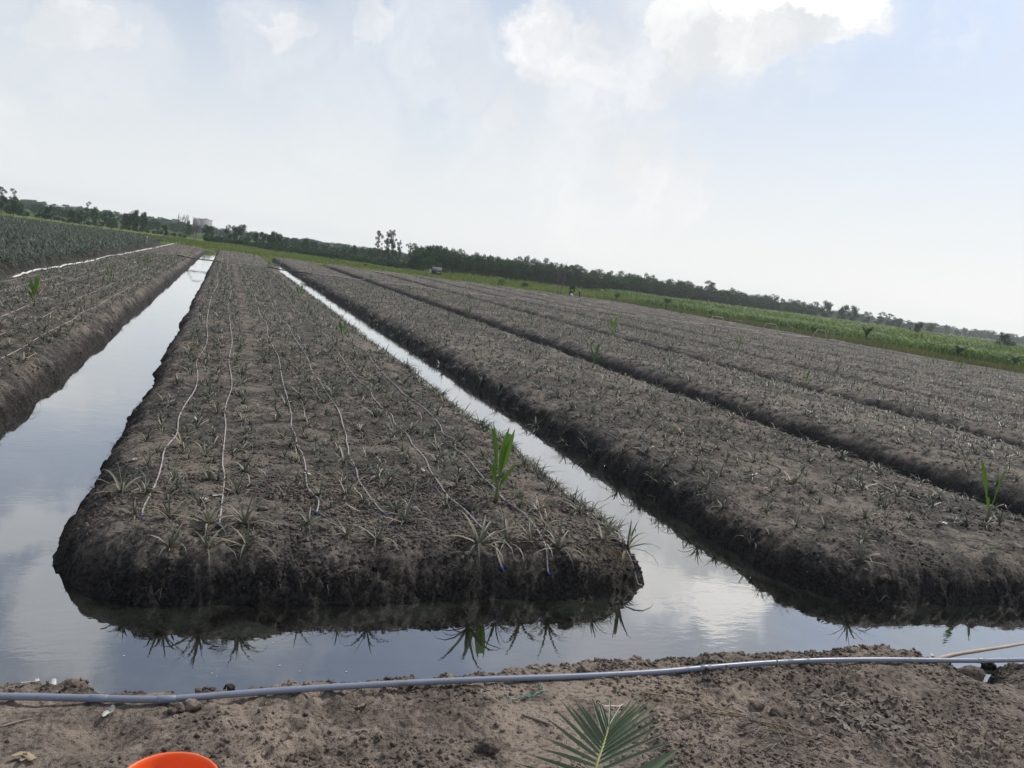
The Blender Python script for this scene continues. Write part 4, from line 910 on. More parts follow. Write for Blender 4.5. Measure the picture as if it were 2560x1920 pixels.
# ------------------------------------------------------------------ irrigation pipes across the far field
white = [(42, 692), (70, 680), (95, 673), (120, 670), (150, 667), (165, 661), (190, 658), (215, 655), (236, 650)]
def ground_path(pix, z): return np.array([gp(x, y, z) for x, y in pix])
Pw = ground_path([(42, 693), (60, 684), (78, 677), (95, 672.5), (120, 670), (141, 669), (160, 663), (180, 660.5), (205, 658.5), (222, 653.5), (237, 650.5)], .62)
Pw2 = ground_path([(245, 649.5), (258, 642), (285, 637.5), (305, 637.5), (330, 634), (343, 629), (362, 624), (385, 621)], .62)
Pw3 = ground_path([(396, 619), (412, 616.5), (430, 613.5), (443, 609.5), (460, 607), (472, 605.5)], .62)
for P, lab in ((Pw, 'thick white hose snaking along the far edge of the left bed, nearest length'), (Pw2, 'middle length of the white hose along the left bed'), (Pw3, 'far thin end of the white hose on the left bed')):
    P = P.copy(); P[:, 0] = np.clip(P[:, 0], -8.75, -7.9); Q = smooth_path(P, 60)[::1]; z = gz(Q[:, 0], Q[:, 1]); Q[:, 2] = np.maximum(z, .35) + .05
    V, Fl = tube(Q, .042, 8); tag(obj('white_hose', mesh_np('white_hose', V, Fl, M_whitehose, True)), lab, 'hose', 'lengths of white hose')
YA = 78.5
MAINL = [(-7.8, -3.6), (-.9, 4.7), (7.2, 13.0), (15.6, 21.6), (23.9, 29.0), (31.2, 35.9), (38.1, 42.8), (45.0, 49.8), (52.0, 56.8), (59.0, 63.8), (65.6, 68.6)]
BN = ['left bed', 'central bed', 'right bed', 'bed behind the right bed'] + ['%s bed beyond the right bed' % w for w in ('third', 'fourth', 'fifth', 'sixth', 'seventh', 'eighth', 'last')]
yk = lambda x: 86.5 - 0.13 * (x + 1) if x < 30 else 78.5
for k_, (xa, xb) in enumerate(MAINL):
    xs_ = np.linspace(xa, xb, 14); ys_ = np.array([yk(x) for x in xs_]); z = gz(xs_, ys_); z = np.maximum(z, np.mean(z)) + .05
    V, Fl = tube(np.stack([xs_, ys_, z], 1), .042, 7); m_ = obj('irrigation_pipe', mesh_np('irrigation_pipe', V, Fl, M_pvc2 if k_ > 1 else M_pvcd, True))
    tag(m_, 'straight pale pipe laid across the %s far down the field' % BN[k_], 'pipe', 'cross pipes of the irrigation line')
    xm = (xa + xb) / 2 - .3; ym = yk(xm); zb = float(gz(xm, ym)); V, Fl = tube([(xm, ym, zb), (xm, ym, zb + .85), (xm - .02, ym, zb + .9), (xm - .9, ym, zb + .93)], .03, 6); obj('riser', mesh_np('riser', V, Fl, M_pvcd, True), m_)
DN = ['wide ditch', 'narrow ditch', 'first dark furrow'] + ['%s furrow' % w for w in ('second', 'third', 'fourth', 'fifth', 'sixth', 'seventh', 'eighth')]
for k_ in range(len(BEDS) - 1):
    xa, xb = BEDS[k_][1] - .35, BEDS[k_ + 1][0] + .35; ya = yk((xa + xb) / 2); w = xb - xa
    if k_ < 2: hh, run = .95, .55
    else: hh, run = 1.0, .6
    P = [(xa - .3, ya, .62), (xa, ya, .66), (xa + .0, ya, .68), (xa + run, ya, .62 + hh), (xb - run * .4, ya, .62 + hh - .06), (xb + .25, ya, .66), (xb + .6, ya, .62)]
    V, Fl = tube(P, .04, 7); tag(obj('pipe_arch', mesh_np('pipe_arch', V, Fl, M_pvc2 if k_ > 1 else M_pvcd, True)), 'pipe arch bridging the %s far down the field' % DN[k_], 'pipe arch', 'pipe arches over the ditches')
    if k_ < 2:
        V, Fl = tube([(xa - 1.0, ya - .9, .74), (xa + .4, ya - .9, .60), (xb + .6, ya - .95, .63)], .055, 7); tag(obj('pole', mesh_np('pole', V, Fl, M_trunk, True)), 'dark pole laid across the %s in front of its pipe arch' % DN[k_], 'pole', 'poles across the ditches')
V, Fl = tube([tuple(gp(366, 623, .6) - [0, 0, .1]), tuple(gp(366, 623, .6) + [0, 0, 1.25])], .03, 6); o = obj('marker_post', mesh_np('marker_post', V, Fl, M_pvcd, True)); tag(o, 'thin post with a white top standing by the white hose', 'post')
V, Fl = tube([(0, 0, 0), (0, 0, .14)], .05, 8); w_ = obj('post_top', mesh_np('post_top', V, Fl, M_whitehose), o); w_.location = gp(366, 623, .6) + np.array([0, 0, 1.24])

# ------------------------------------------------------------------ old pineapple field on the left
r5 = np.random.default_rng(41)
def cover(poly, dens, r, n=None):
    x0, x1, y0, y1 = poly; n = int((x1 - x0) * (y1 - y0) * dens); return np.stack([r.uniform(x0, x1, n), r.uniform(y0, y1, n)], 1)
p = cover((-95, -10.1, 28, 203), 1.7, r5); p = p[(p[:, 0] > -.30 * p[:, 1] - 1.0)]
p = np.r_[p, np.stack([r5.uniform(-10.75, -10.05, 800), 28 + 172 * r5.random(800) ** 1.3], 1)]
d = np.hypot(p[:, 0], p[:, 1]); mb = MB()
for (a, b, nl, seg, w0) in ((0, 75, 16, 3, .035), (75, 130, 12, 2, .045), (130, 400, 8, 2, .06)):
    q = p[(d >= a) & (d < b)]; V, Fl, tn = rosettes(np.c_[q, np.full(len(q), .50)], np.clip(r5.normal(.74, .13, len(q)), .4, 1.1), nl, seg, False, 910 + a, el_in=84, el_out=26, droop=38, w0=w0); mb.add(V, Fl, tn)
tag(obj('pineapple_field', mb.mesh('pineapple_field', M_pineold)), 'dense old field of tall dark pineapple plants beyond the white hose', 'pineapple field', kind='stuff')
# dry leaves hanging down the edge bank of that field
n = 1500; yy = 30 + 150 * r5.random(n) ** 1.5; pts = np.stack([r5.uniform(-10.3, -9.85, n), yy, r5.uniform(.25, .75, n)], 1)
V, Fl, tn = strands(pts, np.tile([.9, -.2, .1], (n, 1)), .6, .014, 915, 1.4, 3)
tag(obj('hanging_dead_leaves', mesh_np('hanging_dead_leaves', V, Fl, M_litter, False, tn)), 'brown dead leaves hanging down the edge of the old pineapple field', 'dead leaves', kind='stuff')

# ------------------------------------------------------------------ grass and cane
def blades(p, z, hgt, w, seed, lean=.25, over=0.0):
    r = np.random.default_rng(seed); n = len(p); h = hgt * r.uniform(.55, 1.25, n); a = r.uniform(0, 6.28, n); l = r.uniform(0, lean, n) * h
    B = np.c_[p, np.broadcast_to(z, (n,))]; s = np.stack([-np.sin(a), np.cos(a), 0 * a], 1) * (w * r.uniform(.6, 1.4, n))[:, None]; o_ = np.stack([np.cos(a) * l, np.sin(a) * l, 0 * a], 1); up = np.array([0, 0, 1.0])
    ov = over * np.stack([np.cos(a), np.sin(a), 0 * a], 1) * h[:, None]; mid = B + o_ * .35 + ov * .12 + up * (h * (.6 + .3 * over))[:, None]; tip = B + o_ + ov + up * (h * (.98 - .12 * over))[:, None]
    V = np.stack([B - s * .7, B + s * .7, mid + s, mid - s, tip], 1); o = (np.arange(n) * 5)[:, None]
    tn = np.clip(r.normal(.5, .22, n) + .35 * vn(p[:, 0] / 6, p[:, 1] / 6, seed), 0, .84); tn = np.where(r.random(n) < .06, 1, tn)
    return V.reshape(-1, 3), [o + np.array([[0, 1, 2, 3]]), o + np.array([[3, 2, 4]])], np.repeat(tn, 5)
def inview(p, lo=-.32, hi=1.75): return p[(p[:, 0] / np.maximum(p[:, 1], 1) > lo) & (p[:, 0] / np.maximum(p[:, 1], 1) < hi)]
r6 = np.random.default_rng(51); mb = MB()
p = inview(cover((-14, 75, Y1 + .6, 215), 7, r6)); hh = np.clip(.42 + .30 * vn(p[:, 0] / 5, p[:, 1] / 5, 3), .15, .9); V, Fl, tn = blades(p, .45, hh, .05, 921); mb.add(V, Fl, tn)
p = inview(cover((40, 120, Y1 - 8, 235), 4, r6)); p = p[p[:, 0] - 70 > -(p[:, 1] - Y1) * 50]; p = p[(p[:, 0] > 70.5) | (p[:, 1] > Y1 + .6)]
hh = np.clip(.85 + .55 * vn(p[:, 0] / 4, p[:, 1] / 4, 5), .3, 1.6); V, Fl, tn = blades(p, .45, hh, .06, 922); mb.add(V, Fl, tn)
tag(obj('green_grass', mb.mesh('green_grass', M_grass)), 'bright green grass strip beyond the far end of the beds', 'grass', kind='stuff')
p = inview(cover((69.5, 77, 22, Y1 + 4), 16, r6)); V, Fl, tn = blades(p, .42, np.clip(.55 + .25 * vn(p[:, 0] / 3, p[:, 1] / 3, 9), .2, 1), .045, 923, .5)
tag(obj('edge_grass', mesh_np('edge_grass', V, Fl, M_brgrass, False, tn)), 'brownish rough grass along the right edge of the field', 'grass', kind='stuff')
mb = MB()
p = inview(cover((77, 96, 25, 150), 13, r6)); hh = np.clip(1.35 + .18 * vn(p[:, 0] / 3, p[:, 1] / 3, 13), .6, 2.2); V, Fl, tn = blades(p, .42, hh, .07, 924, .2, .5); mb.add(V, Fl, tn)
p = inview(cover((101, 240, 35, 300), 2.6, r6)); hh = np.clip(1.75 + .3 * vn(p[:, 0] / 6, p[:, 1] / 6, 15), .8, 2.6); V, Fl, tn = blades(p, .42, hh, .12, 925, .2, .45); mb.add(V, Fl, tn)
tag(obj('cane_field', mb.mesh('cane_field', M_cane)), 'tall bright green cane filling the ground in front of the wood at right', 'cane', kind='stuff')

# ------------------------------------------------------------------ trees and bushes
def leafcloud(blobs, n, size, seed, flat=.7):
    """many leaf-sized faces spread through overlapping lumps; returns V, F, tint"""
    r = np.random.default_rng(seed); b = np.array(blobs, float); wts = b[:, 3] ** 2.2; wts /= wts.sum(); k = r.choice(len(b), n, p=wts)
    u = r.normal(0, 1, (n, 3)); u /= np.linalg.norm(u, axis=1)[:, None]; rad = r.random(n) ** .38
    C = b[k, :3] + u * (b[k, 3] * rad)[:, None] * np.array([1, 1, .85])
    a = r.normal(0, 1, (n, 3)); a /= np.linalg.norm(a, axis=1)[:, None]; c = np.cross(a, r.normal(0, 1, (n, 3))); c /= np.linalg.norm(c, axis=1)[:, None]
    s = size * r.uniform(.5, 1.4, n)[:, None]
    V = np.stack([C - a * s, C + c * s * .55, C + a * s, C - c * s * .55], 1)
    lump = r.uniform(-.18, .18, len(b))[k]; tn = np.clip(.45 + lump + r.normal(0, .2, n), 0, 1)
    return V.reshape(-1, 3), (np.arange(n) * 4)[:, None] + np.arange(4)[None], np.repeat(tn, 4)
def limbs(paths):
    mb = MB()
    for P, r0, r1 in paths:
        P = np.array(P, float); V, Fl = tube(P, np.linspace(r0, r1, len(P)), 6, False); mb.add(V, Fl)
    return mb
def crown_blobs(kind, r):
    B = []; L = []
    if kind in ('broad', 'wide'):              # unit height 1
        w = .42 if kind == 'broad' else .62
        for _ in range(30):
            a = r.uniform(0, 6.28); q = r.random() ** .6; h = r.uniform(.14, .88); rr = r.uniform(.09, .17); env = w * math.sqrt(max(.05, 1 - ((h - .45) / .56) ** 2))
            B.append((math.cos(a) * q * env, math.sin(a) * q * env, h, rr))
        L = [([(0, 0, 0), (.01, 0, .25), (0, .02, .6)], .035, .012)] + [([(0, 0, .22 + .1 * k), (.5 * x, .5 * y, .30 + .5 * (z - .3)), (x, y, z)], .016, .004) for k, (x, y, z, q) in enumerate(B[:6])]
    elif kind == 'gum':                        # tall, open, see-through
        for _ in range(26):
            h = r.uniform(.22, .95); a = r.uniform(0, 6.28); q = r.uniform(.0, .17) * (1.15 - abs(h - .68)); B.append((math.cos(a) * q, math.sin(a) * q, h, r.uniform(.04, .075)))
        L = [([(0, 0, 0), (.01, .01, .4), (-.01, 0, .72), (0, 0, .93)], .014, .003)] + [([(0, 0, z * .78), (x * .7, y * .7, z * .93), (x, y, z)], .005, .0015) for (x, y, z, q) in B]
    elif kind == 'slender':                    # plantation tree
        for k in range(11):
            h = .16 + .78 * k / 10; env = .17 * math.sin(math.pi * (0.12 + .80 * (1 - (h - .12) / .92))) + .03; a = r.uniform(0, 6.28); B.append((math.cos(a) * env * .55, math.sin(a) * env * .55, h, env * r.uniform(.55, .9)))
        L = [([(0, 0, 0), (.005, 0, .5), (0, 0, .95)], .014, .003)]
    elif kind == 'bush':
        for _ in range(10):
            a = r.uniform(0, 6.28); q = r.random() ** .5 * .38; h = r.uniform(.22, .78); B.append((math.cos(a) * q, math.sin(a) * q, h, r.uniform(.16, .25)))
        L = [([(0, 0, 0), (x * .4, y * .4, .25), (x, y, z)], .02, .006) for (x, y, z, q) in B[:5]]
    return B, L
PROTO = {}
def proto(kind, variant, matc, n, size, bark):
    key = (kind, variant, matc.name)
    if key not in PROTO:
        r = np.random.default_rng(sum(map(ord, kind)) * 31 + variant * 7); B, L = crown_blobs(kind, r)
        V, Fq, tn = leafcloud(B, n, size, 1000 + variant + len(PROTO))
        PROTO[key] = (mesh_np('crown', V, Fq, matc, False, tn), limbs(L).mesh('trunk', bark, True), B, L, n, size)
    return PROTO[key]
KINDS = {'broad': (2600, .030, M_trunk, 4), 'wide': (3200, .030, M_trunk, 3), 'gum': (1500, .017, M_paletrunk, 5), 'slender': (1200, .024, M_trunk, 8), 'bush': (700, .06, M_trunk, 4)}
def place(px, ptop, D, zb=.42):
    """base point below pixel column px at depth D, and the height that reaches pixel row ptop"""
    T = at(px, ptop, D); return np.array([T[0], T[1], zb]), T[2] - zb
def tree(px, ptop, D, kind, matc, name, label, cat, wpx=None, group=None, zb=.42, parts=True):
    B, h = place(px, ptop, D, zb); n, size, bark, nv = KINDS[kind]; v = random.randrange(nv)
    cm, tm, *_ = proto(kind, v, matc, n, size, bark)
    e = empty(name, B, random.uniform(0, 6.28)); wn = {'broad': .9, 'wide': 1.3, 'gum': .34, 'slender': .34, 'bush': 1.05}[kind] * h
    sx = (wpx * D / F) / wn if wpx else 1.0; e.scale = (h * sx, h * sx, h)
    obj('crown', cm, e); obj('trunk', tm, e); return tag(e, label, cat, group)
WHOLE = {}
def tree1(px, ptop, D, kind, matc, name, label, cat, wpx=None, group=None, zb=.42):
    """far copies: crown and trunk in one mesh"""
    B, h = place(px, ptop, D, zb); n, size, bark, nv = KINDS[kind]; v = random.randrange(nv); key = (kind, v, matc.name, 'w')
    if key not in WHOLE:
        r = np.random.default_rng(77 + v + sum(map(ord, kind))); Bl, L = crown_blobs(kind, r); V, Fq, tn = leafcloud(Bl, n, size, 2000 + v)
        mb = limbs(L); V2 = np.concatenate(mb.v); F2 = np.concatenate(mb.f[4])
        WHOLE[key] = mesh_np(name, np.concatenate([V, V2]), np.concatenate([Fq, F2 + len(V)]), [matc, bark], False, np.r_[tn, np.full(len(V2), .5)], np.r_[np.zeros(len(Fq)), np.ones(len(F2))])
    wn = {'broad': .9, 'wide': 1.3, 'gum': .34, 'slender': .34, 'bush': 1.05}[kind] * h; sx = (wpx * D / F) / wn if wpx else 1.0
    o = obj(name, WHOLE[key], None, B, (0, 0, random.uniform(0, 6.28)), (h * sx, h * sx, h)); return tag(o, label, cat, group)
# --- the dark wood on the right: individual slender trees in four ranks
TOPX = [1035, 1080, 1110, 1180, 1240, 1310, 1380, 1460, 1520, 1600, 1680, 1760, 1850, 1950, 2010, 2045]
TOPY = [622, 614, 616, 633, 643, 648, 655, 670, 682, 689, 697, 716, 728, 745, 752, 759]
DEPX, DEPY = [1035, 1400, 1700, 2045], [188, 232, 270, 335]
r7 = random.Random(5)
def WL(x):
    if x < 1180: return 'tree of the dark wood, one of those behind and just right of the hut'
    if x < 1405: return 'tree of the dark wood between the hut and the leafless tree'
    if x < 1600: return 'tree of the dark wood right of the two people'
    if x < 1790: return 'tree of the dark wood left of its airy taller tree'
    return 'tree of the dark wood in its low right part past the airy taller tree'
for rank, (dd, dy_, dx) in enumerate(((0, 8, 10), (6, 4, 10.4), (13, 0, 11))):
    x = 1036.0 + rank * 3
    while x < 2046:
        D = float(np.interp(x, DEPX, DEPY)) + dd + r7.uniform(-2, 2); top = float(np.interp(x, TOPX, TOPY)) + dy_ + r7.choice((-7, -3, 0, 1, 3, 5, 8)) + r7.uniform(-2, 2)
        random.seed(int(x * 7 + rank)); tree1(x, top, D, 'slender', M_crown_w, 'wood_tree', WL(x), 'tree', r7.uniform(15, 26), 'slender trees of the dark wood')
        x += dx * r7.uniform(.7, 1.3)
random.seed(11)
T = [  # px, top, depth, kind, material, width px, name, label
 (5, 486, 195, 'broad', M_crown_d, 34, 'broadleaf_tree', 'dark dense tree at the far left edge behind the old pineapple field'),
 (6, 464, 215, 'gum', M_crown_e, 20, 'gum_tree', 'tall thin tree cut by the left edge of the photo'),
 (38, 471, 205, 'gum', M_crown_d, 20, 'gum_tree', 'tall ragged tree second from the left edge'),
 (35, 494, 200, 'broad', M_crown_d, 28, 'broadleaf_tree', 'dark bushy tree under the ragged tall one at far left'),
 (52, 506, 205, 'broad', M_crown_d, 18, 'broadleaf_tree', 'low dark tree just right of the ragged tall one'),
 (120, 511, 215, 'wide', M_crown_d, 40, 'broadleaf_tree', 'dark wide tree behind the small palm at far left'),
 (181, 523, 215, 'broad', M_crown_d, 22, 'broadleaf_tree', 'dark round tree left of the tall two tiered one'),
 (202, 522, 212, 'broad', M_crown_d, 15, 'broadleaf_tree', 'small dark round tree touching the tall two tiered one'),
 (219, 503, 215, 'gum', M_crown_d, 16, 'broadleaf_tree', 'tall two tiered dark tree standing above the left tree line'),
 (236, 516, 225, 'broad', M_crown_m, 24, 'broadleaf_tree', 'mid green tree just right of the tall two tiered one'),
 (275, 526, 235, 'wide', M_crown_m, 42, 'broadleaf_tree', 'wide mid green tree in the middle of the left tree line'),
 (318, 527, 225, 'broad', M_crown_d, 26, 'broadleaf_tree', 'left crown of the dark clump left of the building'),
 (338, 523, 225, 'broad', M_crown_d, 30, 'broadleaf_tree', 'highest dark tree of the clump left of the building'),
 (362, 528, 225, 'broad', M_crown_d, 24, 'broadleaf_tree', 'right dark tree of the clump left of the building'),
 (412, 560, 205, 'bush', M_crown_d, 18, 'bush', 'dark round bush standing alone left of the bare trees'),
 (474, 550, 260, 'broad', M_crown_m, 18, 'broadleaf_tree', 'tree hiding the left side of the building'),
 (523, 562, 235, 'broad', M_crown_d, 30, 'broadleaf_tree', 'dark tree hiding the right foot of the building'),
 (597, 555, 228, 'wide', M_crown_d, 62, 'broadleaf_tree', 'biggest broad dark tree right of the building'),
 (640, 579, 230, 'broad', M_crown_d, 22, 'broadleaf_tree', 'small dark tree right of the biggest one'),
 (660, 579, 232, 'broad', M_crown_d, 18, 'broadleaf_tree', 'pointed small dark tree between the biggest tree and the twin crowns'),
 (679, 576, 230, 'broad', M_crown_d, 28, 'broadleaf_tree', 'left one of the twin dark crowns above the hedge'),
 (698, 581, 230, 'broad', M_crown_d, 30, 'broadleaf_tree', 'right one of the twin dark crowns above the hedge'),
 (716, 594, 230, 'broad', M_crown_m, 18, 'broadleaf_tree', 'low tree at the right end of the twin dark crowns'),
 (764, 593, 235, 'broad', M_crown_d, 22, 'broadleaf_tree', 'dark tree standing alone between the hedge and the pale trees'),
 (889, 612, 225, 'broad', M_crown_m, 22, 'broadleaf_tree', 'round green tree left of the tall gum trees'),
 (929, 618, 222, 'broad', M_crown_m, 18, 'broadleaf_tree', 'small green tree at the foot of the tall gum trees'),
 (950, 573, 232, 'gum', M_crown_e, 20, 'gum_tree', 'leftmost of the tall gum trees, thin with clear stems'),
 (972, 573, 230, 'gum', M_crown_e, 24, 'gum_tree', 'fuller gum tree second from the left'),
 (986, 568, 231, 'gum', M_crown_e, 24, 'gum_tree', 'tallest of the gum trees'),
 (1002, 595, 232, 'gum', M_crown_e, 16, 'gum_tree', 'shorter sparse gum tree right of the tallest'),
 (1029, 604, 238, 'gum', M_crown_e, 24, 'gum_tree', 'pale airy tree alone right of the gum trees'),
 (984, 622, 222, 'wide', M_crown_d, 36, 'broadleaf_tree', 'dark bushy tree below the gum trees'),
 (1050, 614, 205, 'broad', M_crown_d, 26, 'broadleaf_tree', 'left tree of the crowns above the hut'),
 (1068, 612, 200, 'broad', M_crown_d, 26, 'broadleaf_tree', 'high tree of the crowns above the hut'),
 (1104, 614, 200, 'broad', M_crown_d, 26, 'broadleaf_tree', 'pointed tree right of the crowns above the hut'),
 (1075, 640, 186, 'wide', M_crown_m, 60, 'broadleaf_tree', 'pale green low tree directly behind the hut'),
 (1439, 657, 240, 'gum', M_crown_e, 34, 'gum_tree', 'airy round headed tree above the wood behind the two people'),
 (1780, 699, 282, 'gum', M_crown_e, 28, 'gum_tree', 'airy tree sticking out of the middle of the dark wood'),
 (1433, 706, 150, 'bush', M_crown_d, 16, 'bush', 'round dark bush behind the two people'),
 (1835, 738, 262, 'broad', M_crown_m, 16, 'broadleaf_tree', 'pale green small tree in front of the dark wood'),
 (2073, 752, 330, 'broad', M_crown_d, 36, 'broadleaf_tree', 'tall open tree at the left of the far right clump'),
 (2110, 760, 335, 'broad', M_crown_d, 32, 'broadleaf_tree', 'second tree of the far right clump'),
 (2140, 764, 335, 'broad', M_crown_d, 30, 'broadleaf_tree', 'third tree of the far right clump'),
 (2173, 778, 345, 'gum', M_crown_d, 26, 'broadleaf_tree', 'slim tree in the middle of the far right clump'),
 (2203, 779, 345, 'gum', M_crown_d, 26, 'broadleaf_tree', 'slim tree right of the middle of the far right clump'),
 (2225, 784, 350, 'gum', M_crown_e, 22, 'gum_tree', 'thin see through tree near the right end of the far right clump'),
 (2247, 791, 345, 'broad', M_crown_d, 34, 'broadleaf_tree', 'last round tree of the far right clump'),
 (2297, 801, 190, 'wide', M_crown_r, 38, 'broadleaf_tree', 'round reddish green tree standing alone in the cane at right'),
 (2328, 810, 380, 'broad', M_crown_d, 26, 'broadleaf_tree', 'dark pointed tree right of the reddish round tree'),
 (2520, 829, 165, 'broad', M_crown_d, 44, 'broadleaf_tree', 'dark tree in the cane near the right edge of the photo'),
 (2010, 790, 255, 'bush', M_crown_d, 22, 'bush', 'dark bush at the edge of the cane below the wood')]
for (px, tp, D, kind, mt, w, nm, lab) in T: tree(px, tp, D, kind, mt, nm, lab, 'bush' if nm == 'bush' else 'tree', w)
# pale trees far behind, in the haze
r8 = random.Random(9)
def farline(x0, x1, dx, topf, D0, D1, w, label, group):
    x = x0
    while x < x1:
        random.seed(int(x * 13)); k = r8.random(); tree1(x, topf(x) + r8.uniform(-4, 6), r8.uniform(D0, D1), 'gum' if k < .3 else 'broad', M_crown_m, 'distant_tree', label, 'tree', r8.uniform(w * .6, w * 1.3) * (.8 if k < .3 else 1), group)
        x += dx * r8.uniform(.6, 1.4)
farline(-10, 480, 7, lambda x: hor(x) - 13, 560, 760, 26, 'one of the pale hazy trees far behind the old pineapple field', 'hazy trees at the far left')
farline(-10, 480, 11, lambda x: hor(x) - 6, 300, 400, 26, 'one of the lower mid distance trees behind the old pineapple field', 'mid distance trees at left')
farline(490, 1040, 7, lambda x: hor(x) - 10, 480, 660, 28, 'one of the pale hazy trees showing above the hedge', 'hazy trees above the hedge')
farline(2050, 2620, 7, lambda x: hor(x) - 12, 480, 760, 28, 'one of the pale hazy trees at the far right', 'hazy trees at the far right')
farline(700, 1040, 11, lambda x: hor(x) - 7, 250, 300, 26, 'one of the low green trees standing between the hedge and the gum trees', 'low trees behind the hedge')
# hedge
hx = []
for rank in range(3):
    x = 520.0
    while x < 1010 + rank * 60:
        D = 203 + rank * 7 + r8.uniform(-2, 2) - max(0, (x - 850)) * .10; random.seed(int(x * 3 + rank)); h = r8.uniform(1.1, 1.9) + rank * .25
        T_ = (RC.T @ (np.array([0, 0, 0.])))  # noqa
        v = ray(x, hor(x)); B = CP + v * D; o_top = B.copy(); o_top[2] = .45 + h
        c = RC.T @ (o_top - CP); tree1(CX + F * c[0] / c[2], CY + F * c[1] / c[2], c[2], 'bush', M_hedge, 'hedge_bush', 'one of the dark green bushes forming the hedge behind the grass strip', 'bush', r8.uniform(16, 24), 'bushes of the hedge')
        x += r8.uniform(8, 13)
# bushes at the edge of the old field on the left
for k_, x in enumerate(np.arange(20, 470, 13)):
    x = float(x + r8.uniform(-4, 4)); random.seed(k_); D = 208 + r8.uniform(-3, 12); h = r8.uniform(.8, 1.5)
    v = ray(x, hor(x)); B = CP + v * D; B[2] = .5 + h + .3; c = RC.T @ (B - CP)
    tree1(CX + F * c[0] / c[2], CY + F * c[1] / c[2], c[2], 'bush', M_hedge, 'field_bush', 'one of the low dark bushes along the far edge of the old pineapple field', 'bush', r8.uniform(9, 20), 'bushes behind the old field')
# bushes standing in the grass strip: px, base row, height px
GB = [(572, 618, 5, 'tiny bush in the grass left of the central bed end'), (647, 627, 4, 'small bush in the grass behind the central bed'), (693, 632, 11, 'round bush in the grass behind the narrow ditch end'), (727, 636, 8, 'bush in the grass second right of the ditch end'), (743, 640, 6, 'bush in the grass third right of the ditch end'),
      (816, 648, 7, 'flat bush in the grass strip midway to the hut'), (831, 652, 12, 'taller bush in the grass strip midway to the hut'), (847, 655, 7, 'bush right of the taller one in the grass strip'), (905, 660, 12, 'bushy plant in the grass left of a round dark bush'), (915, 668, 9, 'round dark bush in the grass near the field edge'),
      (1257, 716, 24, 'tall light green clump in the grass below the wood'), (1313, 722, 18, 'grey green shrub in the grass left of the bare tree'), (1352, 719, 6, 'low dark bush in the grass left of the bare tree'), (860, 658, 5, 'small bush near the far furrow end'), (780, 642, 4, 'tiny bush at the far edge of the field')]
for (px, pb, ph, lab) in GB:
    B = gp(px, pb, .5); D = (RC.T @ (B - CP))[2]; random.seed(int(px)); tree(px, pb - ph, D, 'bush', M_cane if 'light green' in lab else M_hedge, 'bush', lab, 'bush', ph * 1.25, 'bushes in the grass strip', .48)
# bare trees
def bare(px, pb, ptop, D, name, label, seed, wpx, zb=.45):
    B, h = place(px, ptop, D, zb); r = random.Random(seed); paths = []; wr = wpx * D / F / 2
    def grow(p, d, L, r0, lev):
        q = p + d * L * .5; e = q + (d + Vector((r.uniform(-.2, .2), r.uniform(-.2, .2), .1))).normalized() * L * .5; paths.append(([tuple(p), tuple(q), tuple(e)], r0, r0 * .55))
        if lev < 3:
            for _ in range(4 if lev else 6):
                s = r.uniform(.25, 1); b = p.lerp(e, s); nd = (d + Vector((r.uniform(-1, 1) * wr / h * 2.2, r.uniform(-1, 1) * wr / h * 2.2, r.uniform(.1, .6)))).normalized(); grow(b, nd, L * r.uniform(.45, .65), r0 * .5, lev + 1)
    e = empty(name, B)
    for s in range(2): grow(Vector(((s - .5) * wr * .4, 0, 0)), Vector(((s - .5) * .15, 0, 1)).normalized(), h * .52, h * .014, 0)
    tr = [p for p in paths if p[1] >= h * .0139]; tw_ = [p for p in paths if p[1] < h * .0139]
    obj('trunk', limbs(tr).mesh('trunk', M_greyt, True), e); obj('twigs', limbs(tw_).mesh('twigs', M_greyt, True), e); return tag(e, label, 'bare tree')
bare(1409, 734, 652, 140, 'bare_tree', 'leafless greyish tree at the field edge beside the two people', 3, 34)
bare(453, 590, 532, 330, 'bare_tree', 'left one of two leafless trees left of the building', 4, 14); bare(467, 590, 530, 330, 'bare_tree', 'right one of two leafless trees left of the building', 5, 14)
bare(490, 592, 545, 215, 'bare_tree', 'leafless small tree in front of the building', 6, 22)
